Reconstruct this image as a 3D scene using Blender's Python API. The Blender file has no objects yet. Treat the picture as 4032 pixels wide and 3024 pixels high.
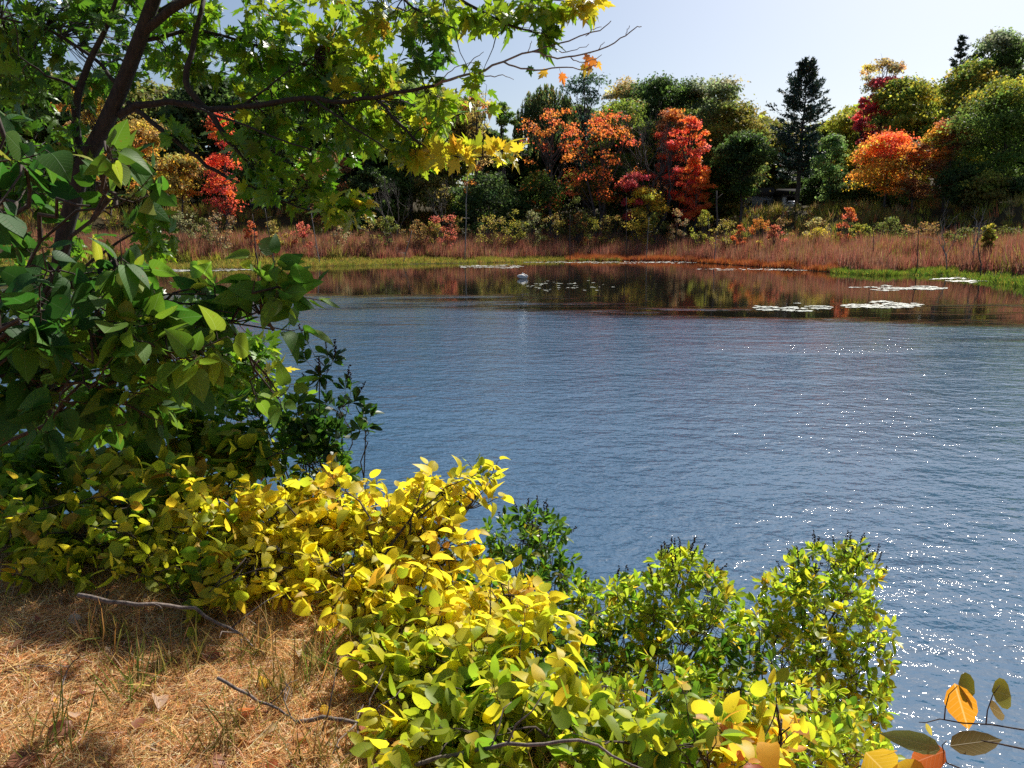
import bpy, math, random
import numpy as np

# ------------------------------------------------------------------ camera, sky, sun, exposure
random.seed(7)
rng = np.random.default_rng(11)
scene = bpy.context.scene
COL = scene.collection
R = math.radians
U = 4032.0 / 2212.0            # photo survey units -> photo pixels
F = 3000.0                     # focal length in photo pixels
PITCH = math.atan(587.0 / F)
CP, SP = math.cos(PITCH), math.sin(PITCH)
EYE = np.array([0.0, 0.0, 4.5])

cam_data = bpy.data.cameras.new("camera")
cam_data.sensor_width = 36.0
cam_data.lens = 36.0 * F / 4032.0
cam_data.clip_start = 0.05
cam_data.clip_end = 6000.0
cam = bpy.data.objects.new("camera", cam_data)
cam.location = EYE
cam.rotation_euler = (math.pi / 2 - PITCH, 0, 0)
COL.objects.link(cam)
scene.camera = cam

SUN_EL, SUN_AZ = 44.0, 33.0    # degrees; azimuth to the right of the view axis (+Y)
SUN_DIR = np.array([math.sin(R(SUN_AZ)) * math.cos(R(SUN_EL)),
                    math.cos(R(SUN_AZ)) * math.cos(R(SUN_EL)), math.sin(R(SUN_EL))])
world = bpy.data.worlds.new("World")
scene.world = world
world.use_nodes = True
wn = world.node_tree
wn.nodes.clear()
sky = wn.nodes.new("ShaderNodeTexSky")
sky.sky_type = 'NISHITA'
sky.sun_disc = False
sky.sun_elevation = R(SUN_EL)
sky.sun_rotation = R(SUN_AZ)
sky.altitude = 50
sky.air_density = 1.0
sky.dust_density = 1.9
sky.ozone_density = 2.2
bg = wn.nodes.new("ShaderNodeBackground")
bg.inputs['Strength'].default_value = 0.064
wo = wn.nodes.new("ShaderNodeOutputWorld")
wn.links.new(sky.outputs[0], bg.inputs['Color'])
wn.links.new(bg.outputs[0], wo.inputs['Surface'])

sun_data = bpy.data.lights.new("sun", 'SUN')
sun_data.energy = 5.0
sun_data.angle = R(0.55)
sun_data.color = (1.0, 0.95, 0.87)
sun = bpy.data.objects.new("sun", sun_data)
from mathutils import Vector
sun.rotation_euler = Vector(SUN_DIR).to_track_quat('Z', 'Y').to_euler()
sun.location = (20, 40, 60)
COL.objects.link(sun)

scene.view_settings.view_transform = 'Standard'
scene.view_settings.look = 'None'
scene.view_settings.exposure = 0.75
scene.view_settings.gamma = 1.0
scene.render.engine = 'CYCLES'
cy = scene.cycles
cy.max_bounces = 8
cy.diffuse_bounces = 5
cy.glossy_bounces = 3
cy.transmission_bounces = 4
cy.transparent_max_bounces = 4
cy.sample_clamp_indirect = 6.0
cy.caustics_reflective = False
cy.caustics_refractive = False
cy.use_denoising = False
cy.use_adaptive_sampling = True
cy.adaptive_threshold = 0.01

# ------------------------------------------------------------------ survey helpers
def ray(u, v):
    x = (u * U - 2016.0) / F
    y = (1512.0 - v * U) / F
    return np.array([x, CP + y * SP, -SP + y * CP])

def at(u, v, Y):
    """World point seen in direction (u, v) that stands at distance Y."""
    r = ray(u, v)
    return EYE + r * (Y / r[1])

def at_z(u, v, z):
    r = ray(u, v)
    return EYE + r * ((z - EYE[2]) / r[2])

def unit(a):
    a = np.asarray(a, float)
    return a / (np.linalg.norm(a, axis=-1, keepdims=True) + 1e-9)

def smooth(a, b, x):
    t = np.clip((x - a) / (b - a), 0, 1)
    return t * t * (3 - 2 * t)

def wob(x, y, s, seed=0.0):
    """Cheap smooth noise in about -1..1."""
    return (np.sin(x * s + 1.3 * seed + 1.7 * np.sin(y * s * .73 + seed)) +
            np.sin(y * s * 1.13 + 2.1 * seed + 1.9 * np.sin(x * s * .61 - seed)) +
            .6 * np.sin((x + y) * s * 1.9 + seed * 3.1) + .4 * np.sin((x - y) * s * 3.1 + seed)) / 3.0

# ------------------------------------------------------------------ the terrain: near bank, pond bed, marsh, hill
SHORE = [(-900, 640), (-300, 600), (0, 588), (285, 581), (420, 583), (560, 579), (830, 572), (1040, 568), (1250, 563),
         (1450, 564), (1600, 574), (1750, 585), (1880, 594), (2030, 593), (2120, 606), (2212, 620), (2400, 650), (2900, 700)]
_sp = np.array([at_z(u, v, 0.0) for u, v in SHORE])
_az = np.arctan2(_sp[:, 0], _sp[:, 1])
_rr = np.hypot(_sp[:, 0], _sp[:, 1])

def shore_r(az):
    return np.interp(az, _az, _rr)

def bank_edge(x):
    return np.interp(x, [-9, -4, -2.3, -1.4, -.9, -.4, .5, 1.5, 3, 9], [6.5, 4.6, 3.9, 3.7, 3.4, 2.9, 1.6, 1.2, 1.0, 1.0])

def bank_shore(x):
    return np.interp(x, [-30, -9, -4.5, -2.3, -.4, 1, 2, 5, 30], [30, 13, 8.2, 6.8, 5.7, 5.1, 4.8, 4.6, 5.0])

def ground_z(x, y):
    x = np.asarray(x, float); y = np.asarray(y, float)
    az = np.arctan2(x, np.maximum(y, 1e-3))
    r = np.hypot(x, y)
    s = r - shore_r(az)
    far = np.where(s < 0, -1.6 * np.minimum(1, -s / 6.0),
                   .06 + 2.5 * smooth(2, 24, s) + 6.9 * smooth(36, 62, s) + 12.0 * smooth(60, 170, s))
    far = far + np.where(s > 5, .25 * wob(x, y, .21, 2.0) * smooth(5, 25, s), 0)
    e, sh = bank_edge(x), bank_shore(x)
    t = np.clip((y - e) / (sh - e), 0, 3)
    near = 2.9 - 2.9 * (t * .55 + .45 * smooth(0, 1, t))
    near = np.maximum(near, -1.6)
    near = near + .035 * wob(x, y, 1.7, 1.0) + .018 * wob(x, y, 5.3, 4.0)
    return np.where((y < sh + 3.5) & (r < 60), near, np.where(y < 1, 2.9, far))

def gz(x, y):
    return float(ground_z(np.array([x]), np.array([y]))[0])

# ------------------------------------------------------------------ materials
MATS = {}

def new_mat(name):
    m = bpy.data.materials.new(name)
    m.use_nodes = True
    m.node_tree.nodes.clear()
    out = m.node_tree.nodes.new("ShaderNodeOutputMaterial")
    return m, m.node_tree.nodes, m.node_tree.links, out

def leaf_material(name, trans=0.45, rough=0.45, spec=0.4, veins=False, spots=0.0, gain=1.25):
    m, N, L, out = new_mat(name)
    att = N.new("ShaderNodeAttribute"); att.attribute_name = "tint"
    col = att.outputs['Color']
    if spots > 0:
        tc = N.new("ShaderNodeTexCoord")
        no = N.new("ShaderNodeTexNoise"); no.inputs['Scale'].default_value = 55; no.inputs['Detail'].default_value = 3
        L.new(tc.outputs['Object'], no.inputs['Vector'])
        mr = N.new("ShaderNodeMapRange"); mr.inputs[1].default_value = .66; mr.inputs[2].default_value = .74
        mr.inputs[3].default_value = 0; mr.inputs[4].default_value = spots
        L.new(no.outputs['Fac'], mr.inputs[0])
        mx = N.new("ShaderNodeMix"); mx.data_type = 'RGBA'
        mx.inputs[7].default_value = (.16, .08, .02, 1)
        L.new(mr.outputs[0], mx.inputs[0]); L.new(col, mx.inputs[6])
        col = mx.outputs[2]
    if veins:
        va = N.new("ShaderNodeAttribute"); va.attribute_name = "blade"
        sx = N.new("ShaderNodeSeparateXYZ"); L.new(va.outputs['Vector'], sx.inputs[0])
        ab = N.new("ShaderNodeMath"); ab.operation = 'ABSOLUTE'; L.new(sx.outputs[0], ab.inputs[0])
        # side veins: slanted lines  y - 0.8|x|
        sl = N.new("ShaderNodeMath"); sl.operation = 'MULTIPLY_ADD'; sl.inputs[1].default_value = -.75
        L.new(ab.outputs[0], sl.inputs[0]); L.new(sx.outputs[1], sl.inputs[2])
        fr = N.new("ShaderNodeMath"); fr.operation = 'MULTIPLY'; fr.inputs[1].default_value = 8.0; L.new(sl.outputs[0], fr.inputs[0])
        pp = N.new("ShaderNodeMath"); pp.operation = 'PINGPONG'; pp.inputs[1].default_value = .5; L.new(fr.outputs[0], pp.inputs[0])
        v1 = N.new("ShaderNodeMapRange"); v1.inputs[1].default_value = .0; v1.inputs[2].default_value = .09
        v1.inputs[3].default_value = .45; v1.inputs[4].default_value = 0; L.new(pp.outputs[0], v1.inputs[0])
        v2 = N.new("ShaderNodeMapRange"); v2.inputs[1].default_value = .006; v2.inputs[2].default_value = .018
        v2.inputs[3].default_value = .9; v2.inputs[4].default_value = 0; L.new(ab.outputs[0], v2.inputs[0])
        vm = N.new("ShaderNodeMath"); vm.operation = 'MAXIMUM'; L.new(v1.outputs[0], vm.inputs[0]); L.new(v2.outputs[0], vm.inputs[1])
        hs = N.new("ShaderNodeHueSaturation"); hs.inputs['Value'].default_value = 1.35; hs.inputs['Saturation'].default_value = .8
        L.new(col, hs.inputs['Color'])
        mx = N.new("ShaderNodeMix"); mx.data_type = 'RGBA'
        L.new(vm.outputs[0], mx.inputs[0]); L.new(col, mx.inputs[6]); L.new(hs.outputs[0], mx.inputs[7])
        col = mx.outputs[2]
        bp = N.new("ShaderNodeBump"); bp.inputs['Strength'].default_value = .5; bp.inputs['Distance'].default_value = .002
        L.new(vm.outputs[0], bp.inputs['Height'])
    p = N.new("ShaderNodeBsdfPrincipled")
    p.inputs['Roughness'].default_value = rough
    p.inputs['Specular IOR Level'].default_value = spec
    L.new(col, p.inputs['Base Color'])
    if veins:
        L.new(bp.outputs[0], p.inputs['Normal'])
    t = N.new("ShaderNodeBsdfTranslucent")
    g = N.new("ShaderNodeMix"); g.data_type = 'RGBA'; g.blend_type = 'MULTIPLY'; g.inputs[0].default_value = 1.0
    g.inputs[7].default_value = (gain, gain, gain * .8, 1)
    L.new(col, g.inputs[6]); L.new(g.outputs[2], t.inputs['Color'])
    mix = N.new("ShaderNodeMixShader"); mix.inputs[0].default_value = trans
    L.new(p.outputs[0], mix.inputs[1]); L.new(t.outputs[0], mix.inputs[2])
    L.new(mix.outputs[0], out.inputs['Surface'])
    return m

def bark_material(name, c1, c2, scale=14.0, stretch=.25, bump=.35, rough=.9):
    m, N, L, out = new_mat(name)
    tc = N.new("ShaderNodeTexCoord")
    mp = N.new("ShaderNodeMapping"); mp.inputs['Scale'].default_value = (1, 1, stretch)
    L.new(tc.outputs['Object'], mp.inputs['Vector'])
    no = N.new("ShaderNodeTexNoise"); no.inputs['Scale'].default_value = scale; no.inputs['Detail'].default_value = 6
    no.inputs['Roughness'].default_value = .7
    L.new(mp.outputs[0], no.inputs['Vector'])
    cr = N.new("ShaderNodeValToRGB")
    cr.color_ramp.elements[0].position = .35; cr.color_ramp.elements[0].color = (*c1, 1)
    cr.color_ramp.elements[1].position = .68; cr.color_ramp.elements[1].color = (*c2, 1)
    L.new(no.outputs['Fac'], cr.inputs[0])
    p = N.new("ShaderNodeBsdfPrincipled"); p.inputs['Roughness'].default_value = rough
    L.new(cr.outputs[0], p.inputs['Base Color'])
    bp = N.new("ShaderNodeBump"); bp.inputs['Strength'].default_value = bump; bp.inputs['Distance'].default_value = .02
    L.new(no.outputs['Fac'], bp.inputs['Height']); L.new(bp.outputs[0], p.inputs['Normal'])
    L.new(p.outputs[0], out.inputs['Surface'])
    return m

def plain_material(name, c, rough=.6, metal=0.0, coat=0.0, var=.15, scale=6.0):
    m, N, L, out = new_mat(name)
    tc = N.new("ShaderNodeTexCoord")
    no = N.new("ShaderNodeTexNoise"); no.inputs['Scale'].default_value = scale; no.inputs['Detail'].default_value = 5
    L.new(tc.outputs['Object'], no.inputs['Vector'])
    mx = N.new("ShaderNodeMix"); mx.data_type = 'RGBA'
    mx.inputs[6].default_value = (*[k * (1 - var) for k in c], 1); mx.inputs[7].default_value = (*[min(1, k * (1 + var)) for k in c], 1)
    L.new(no.outputs['Fac'], mx.inputs[0])
    p = N.new("ShaderNodeBsdfPrincipled"); p.inputs['Roughness'].default_value = rough; p.inputs['Metallic'].default_value = metal
    p.inputs['Coat Weight'].default_value = coat; p.inputs['Specular IOR Level'].default_value = .1 if rough >= .9 else .5
    L.new(mx.outputs[2], p.inputs['Base Color']); L.new(p.outputs[0], out.inputs['Surface'])
    return m

M_FAR = leaf_material("far_leaf", trans=.55, rough=.6, spec=.25, gain=1.5)
M_NEEDLE = leaf_material("pine_needle", trans=.15, rough=.55, spec=.3)
M_MAPLE = leaf_material("maple_leaf", trans=.50, rough=.38, spec=.5, spots=.35, gain=1.5)
M_VINE = leaf_material("bittersweet_leaf", trans=.58, rough=.5, spec=.35, spots=.55, gain=1.5)
M_PEPPER = leaf_material("pepperbush_leaf", trans=.58, rough=.4, spec=.45, spots=.3, gain=1.6)
M_BROAD = leaf_material("broad_leaf", trans=.5, rough=.58, spec=.3, veins=True, spots=.7, gain=1.5)
M_TWIGLEAF = leaf_material("autumn_leaf", trans=.5, rough=.5, spec=.35, veins=True, spots=.45, gain=1.2)
M_DRY = leaf_material("dry_grass", trans=.36, rough=.75, spec=.15)
M_BARK = bark_material("dark_bark", (.008, .006, .005), (.040, .032, .027), 40)
M_FARBARK = bark_material("grey_bark", (.03, .026, .024), (.12, .10, .09), 6)
M_SNAG = bark_material("weathered_wood", (.16, .14, .13), (.42, .39, .36), 5)
M_TWIG = bark_material("twig_bark", (.02, .014, .010), (.08, .055, .04), 60, .5, .2)
M_STICK = bark_material("dead_stick", (.05, .035, .03), (.24, .19, .16), 50, .5, .3)
M_GREYTWIG = bark_material("bare_twig", (.10, .085, .085), (.26, .22, .22), 60, .5, .2, .7)
M_SEED = plain_material("seed_spike", (.035, .024, .018), .9, var=.5, scale=90)

# ------------------------------------------------------------------ mesh building
def set_props(o, label=None, category=None, group=None, kind=None):
    if label: o["label"] = label
    if category: o["category"] = category
    if group: o["group"] = group
    if kind: o["kind"] = kind
    return o

def thing(name, loc, label, category, group=None):
    o = bpy.data.objects.new(name, None)
    o.empty_display_size = .2
    o.location = [float(k) for k in loc]
    COL.objects.link(o)
    return set_props(o, label, category, group)

def origin_of(parent):
    if parent is None:
        return np.zeros(3)
    o = np.array(parent.location)
    return o + origin_of(parent.parent)

def build(name, V, faces_flat, face_len, mat, parent=None, tint=None, blade=None, smooth_shade=False, origin=None):
    """faces_flat: vertex indices of all faces in a row; face_len: vertices per face."""
    V = np.asarray(V, np.float32)
    og = origin_of(parent) if parent is not None else (np.zeros(3) if origin is None else np.asarray(origin, float))
    me = bpy.data.meshes.new(name)
    me.vertices.add(len(V))
    me.vertices.foreach_set("co", (V - og.astype(np.float32)).ravel())
    ff = np.asarray(faces_flat, np.int32).ravel(); fl = np.asarray(face_len, np.int32).ravel()
    me.loops.add(len(ff)); me.loops.foreach_set("vertex_index", ff)
    me.polygons.add(len(fl))
    st = np.zeros(len(fl), np.int32); st[1:] = np.cumsum(fl)[:-1]
    me.polygons.foreach_set("loop_start", st)
    me.polygons.foreach_set("loop_total", fl)
    if smooth_shade:
        me.polygons.foreach_set("use_smooth", np.ones(len(fl), bool))
    if tint is not None:
        a = me.color_attributes.new("tint", 'FLOAT_COLOR', 'POINT')
        c = np.ones((len(V), 4), np.float32); c[:, :3] = tint
        a.data.foreach_set("color", c.ravel())
    if blade is not None:
        a = me.attributes.new("blade", 'FLOAT_VECTOR', 'POINT')
        a.data.foreach_set("vector", np.asarray(blade, np.float32).ravel())
    me.materials.append(mat)
    me.update(calc_edges=True)
    me.validate()
    ob = bpy.data.objects.new(name, me)
    COL.objects.link(ob)
    if parent is not None:
        ob.parent = parent
    else:
        ob.location = og
    return ob

class Acc:
    """Collects tubes, blobs and boxes into one mesh."""
    def __init__(self):
        self.V = []; self.F = []; self.n = 0
    def add(self, V, F):
        V = np.asarray(V, float)
        self.V.append(V)
        for f in F:
            self.F.append([i + self.n for i in f])
        self.n += len(V)
    def tube(self, pts, radii, sides=6, cap=True):
        pts = np.asarray(pts, float); k = len(pts)
        radii = np.interp(np.linspace(0, 1, k), np.linspace(0, 1, len(radii)), radii) if np.ndim(radii) else np.full(k, radii)
        d = np.gradient(pts, axis=0); d = unit(d)
        ref = np.array([.31, .95, .12]) if abs(d[0][2]) > .7 else np.array([.1, .2, 1.0])
        s = unit(np.cross(d, ref)); t = np.cross(d, s)
        a = np.linspace(0, 2 * math.pi, sides, endpoint=False)
        ring = (np.cos(a)[None, :, None] * s[:, None, :] + np.sin(a)[None, :, None] * t[:, None, :]) * radii[:, None, None]
        V = (pts[:, None, :] + ring).reshape(-1, 3)
        F = []
        for i in range(k - 1):
            for j in range(sides):
                j2 = (j + 1) % sides
                F.append((i * sides + j, i * sides + j2, (i + 1) * sides + j2, (i + 1) * sides + j))
        if cap:
            F.append(tuple(range(sides))[::-1]); F.append(tuple((k - 1) * sides + j for j in range(sides)))
        self.add(V, F)
    def box(self, c, s, rz=0.0):
        x, y, z = [k / 2 for k in s]
        V = np.array([[-x, -y, -z], [x, -y, -z], [x, y, -z], [-x, y, -z], [-x, -y, z], [x, -y, z], [x, y, z], [-x, y, z]])
        cr, sr = math.cos(rz), math.sin(rz)
        V = np.c_[V[:, 0] * cr - V[:, 1] * sr, V[:, 0] * sr + V[:, 1] * cr, V[:, 2]] + np.asarray(c)
        self.add(V, [(3, 2, 1, 0), (4, 5, 6, 7), (0, 1, 5, 4), (1, 2, 6, 5), (2, 3, 7, 6), (3, 0, 4, 7)])
    def build(self, name, mat, parent=None, smooth_shade=True, origin=None):
        if not self.V:
            return None
        return build(name, np.concatenate(self.V), np.concatenate([np.array(f) for f in self.F]),
                     [len(f) for f in self.F], mat, parent, smooth_shade=smooth_shade, origin=origin)

def bend(a, b, sag=0.0, n=5, jit=0.0):
    a = np.asarray(a, float); b = np.asarray(b, float)
    t = np.linspace(0, 1, n)[:, None]
    p = a + (b - a) * t
    p[:, 2] += sag * 4 * (t * (1 - t))[:, 0]
    if jit:
        j = rng.normal(0, jit, (n, 3)); j[0] = 0; j[-1] = 0
        p += j
    return p

# leaf templates: (x across, y towards the tip), fold z and curl z, triangles
def outline_leaf(pts, rows=None):
    """pts: right-hand outline from base to tip as (x, y); midrib gets the same stations."""
    r = np.array(pts, float); k = len(r)
    mid = np.c_[np.zeros(k), r[:, 1]]
    left = np.c_[-r[:, 0], r[:, 1]]
    V = np.concatenate([mid, r, left])
    F = []
    for i in range(k - 1):
        F.append((i, k + i, k + i + 1, i + 1))
        F.append((i, i + 1, 2 * k + i + 1, 2 * k + i))
    return V, F

OVATE = outline_leaf([(0.0, 0), (.26, .10), (.37, .30), (.35, .55), (.22, .80), (.07, .95), (0.0, 1.05)])
ROUND = outline_leaf([(0.0, 0), (.30, .08), (.44, .28), (.44, .55), (.32, .80), (.12, .95), (0.0, 1.05)])
HEART = outline_leaf([(0.0, .06), (.16, -.02), (.34, .04), (.44, .22), (.44, .42), (.33, .66), (.16, .88), (.05, 1.0), (0.0, 1.06)])
OBOV = outline_leaf([(0.0, 0), (.08, .14), (.20, .40), (.25, .62), (.19, .84), (.06, .97), (0.0, 1.02)])
LANCE = outline_leaf([(0.0, 0), (.15, .12), (.24, .35), (.22, .58), (.12, .82), (.03, .97), (0.0, 1.02)])

def maple_template():
    o = [(.0, .0), (.10, -.10), (.30, -.12), (.22, .03), (.42, .10), (.56, .22), (.40, .25), (.50, .40), (.66, .58), (.46, .52), (.40, .60),
         (.24, .46), (.22, .62), (.30, .78), (.16, .76), (.10, .92), (.0, 1.12)]
    o = o + [(-x, y) for x, y in o[-2:0:-1]]
    V = np.array([(0, .22)] + o, float)
    k = len(o)
    F = [(0, 1 + i, 1 + (i + 1) % k) for i in range(k)]
    return V, F
MAPLE = maple_template()
CARD = (np.array([(0, 0), (.42, .28), (.30, .78), (0, 1.05), (-.38, .70), (-.40, .22)], float), [(0, 1, 2, 3), (0, 3, 4, 5)])
CARD3 = (np.array([(0, 0), (.5, .42), (.08, .5), (.22, 1.0), (-.12, .62), (-.5, .85), (-.42, .3)], float), [(0, 1, 2), (0, 2, 3, 4), (0, 4, 5, 6)])
NEEDLE = (np.array([(-.05, 0), (.05, 0), (.12, .6), (0, 1), (-.12, .55)], float), [(0, 1, 2, 3, 4)])
BLADE = (np.array([(-.5, 0), (.5, 0), (0, 1)], float), [(0, 1, 2)])

def leaf_mesh(name, tmpl, pos, tip, nrm, size, col, mat, parent=None, width=1.0, fold=.18, curl=.25, blade=False, kind=None, smooth_shade=False):
    pos = np.asarray(pos, float); n = len(pos)
    if n == 0:
        return None
    T, TF = tmpl; k = len(T)
    tip = unit(tip); side = unit(np.cross(tip, nrm)); nn = np.cross(side, tip)
    size = np.broadcast_to(np.asarray(size, float), (n,)); width = np.broadcast_to(np.asarray(width, float), (n,))
    fo = fold * (rng.random(n) * 1.2 + .3); cu = curl * rng.normal(.6, .8, n)
    x = T[:, 0][None] * width[:, None]
    y = np.repeat(T[:, 1][None], n, 0)
    z = np.abs(x) * fo[:, None] - (T[:, 1] ** 2)[None] * cu[:, None]
    tw = rng.normal(0, .18, n)
    z = z + x * T[:, 1][None] * tw[:, None]
    V = pos[:, None, :] + size[:, None, None] * (x[..., None] * side[:, None, :] + y[..., None] * tip[:, None, :] + z[..., None] * nn[:, None, :])
    ff = np.concatenate([np.array(f) for f in TF]); fl = np.array([len(f) for f in TF])
    FF = (ff[None] + (np.arange(n) * k)[:, None]).ravel(); FL = np.tile(fl, n)
    tint = np.repeat(np.asarray(col, np.float32), k, 0)
    bl = None
    if blade:
        bl = np.zeros((n * k, 3), np.float32); bl[:, 0] = np.tile(T[:, 0], n); bl[:, 1] = np.tile(T[:, 1], n)
        bl[:, 2] = np.repeat(rng.random(n), k)
    o = build(name, V.reshape(-1, 3), FF, FL, mat, parent, tint=tint, blade=bl, smooth_shade=smooth_shade)
    if kind: o["kind"] = kind
    return o

def pick(pal, n, jit=.18):
    """pal: list of (weight, colour)."""
    w = np.array([p[0] for p in pal], float); c = np.array([p[1] for p in pal], float)
    i = rng.choice(len(pal), n, p=w / w.sum())
    col = c[i] * (1 + rng.normal(0, jit, (n, 1))) * (1 + rng.normal(0, jit * .4, (n, 3)))
    return np.clip(col, .004, .85)

def rand_dir(n):
    return unit(rng.normal(0, 1, (n, 3)))

# ------------------------------------------------------------------ setting: ground, water
def make_ground():
    th = np.concatenate([np.linspace(-46, 46, 330), np.linspace(46, 314, 90)[1:-1]])
    th = np.radians(th)
    rr = np.concatenate([[.25], np.geomspace(.5, 12, 110), np.geomspace(12.4, 60, 36), np.geomspace(61, 175, 80), np.geomspace(185, 640, 12)])
    A, B = np.meshgrid(th, rr)
    X = np.sin(A) * B; Y = np.cos(A) * B
    Z = ground_z(X.ravel(), Y.ravel()).reshape(X.shape)
    nr, nt = X.shape
    V = np.c_[X.ravel(), Y.ravel(), Z.ravel()]
    i = np.arange(nr - 1)[:, None] * nt; j = np.arange(nt)[None]; j2 = (j + 1) % nt
    Q = np.stack([i + j, i + nt + j, i + nt + j2, i + j2], -1).reshape(-1, 4)
    V = np.concatenate([V, [[0, 0, 2.9]]])
    cen = len(V) - 1
    tri = np.stack([np.full(nt, cen), np.arange(nt), (np.arange(nt) + 1) % nt], -1)
    FF = np.concatenate([Q.ravel(), tri.ravel()]); FL = np.concatenate([np.full(len(Q), 4), np.full(nt, 3)])
    m, N, L, out = new_mat("ground")
    tc = N.new("ShaderNodeTexCoord")
    n1 = N.new("ShaderNodeTexNoise"); n1.inputs['Scale'].default_value = 3.0; n1.inputs['Detail'].default_value = 8; n1.inputs['Roughness'].default_value = .7
    n2 = N.new("ShaderNodeTexNoise"); n2.inputs['Scale'].default_value = 60.0; n2.inputs['Detail'].default_value = 4
    L.new(tc.outputs['Object'], n1.inputs['Vector']); L.new(tc.outputs['Object'], n2.inputs['Vector'])
    cr = N.new("ShaderNodeValToRGB")
    e = cr.color_ramp.elements
    e[0].position = .3; e[0].color = (.10, .05, .025, 1); e[1].position = .62; e[1].color = (.42, .23, .10, 1)
    k = e.new(.47); k.color = (.27, .12, .05, 1)
    L.new(n1.outputs['Fac'], cr.inputs[0])
    mx = N.new("ShaderNodeMix"); mx.data_type = 'RGBA'; mx.blend_type = 'OVERLAY'; mx.inputs[0].default_value = .6
    L.new(cr.outputs[0], mx.inputs[6]); L.new(n2.outputs['Color'], mx.inputs[7])
    # far woodland floor is darker leaf mould
    sp = N.new("ShaderNodeSeparateXYZ"); L.new(tc.outputs['Object'], sp.inputs[0])
    mr = N.new("ShaderNodeMapRange"); mr.inputs[1].default_value = 10; mr.inputs[2].default_value = 40
    L.new(sp.outputs[1], mr.inputs[0])
    m2 = N.new("ShaderNodeMix"); m2.data_type = 'RGBA'; m2.inputs[7].default_value = (.05, .04, .02, 1)
    L.new(mr.outputs[0], m2.inputs[0]); L.new(mx.outputs[2], m2.inputs[6])
    p = N.new("ShaderNodeBsdfPrincipled"); p.inputs['Roughness'].default_value = .95; p.inputs['Specular IOR Level'].default_value = .05
    L.new(m2.outputs[2], p.inputs['Base Color'])
    bp = N.new("ShaderNodeBump"); bp.inputs['Strength'].default_value = .8; bp.inputs['Distance'].default_value = .02
    L.new(n2.outputs['Fac'], bp.inputs['Height']); L.new(bp.outputs[0], p.inputs['Normal'])
    L.new(p.outputs[0], out.inputs['Surface'])
    o = build("ground", V, FF, FL, m, smooth_shade=True)
    o["kind"] = "structure"

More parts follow.
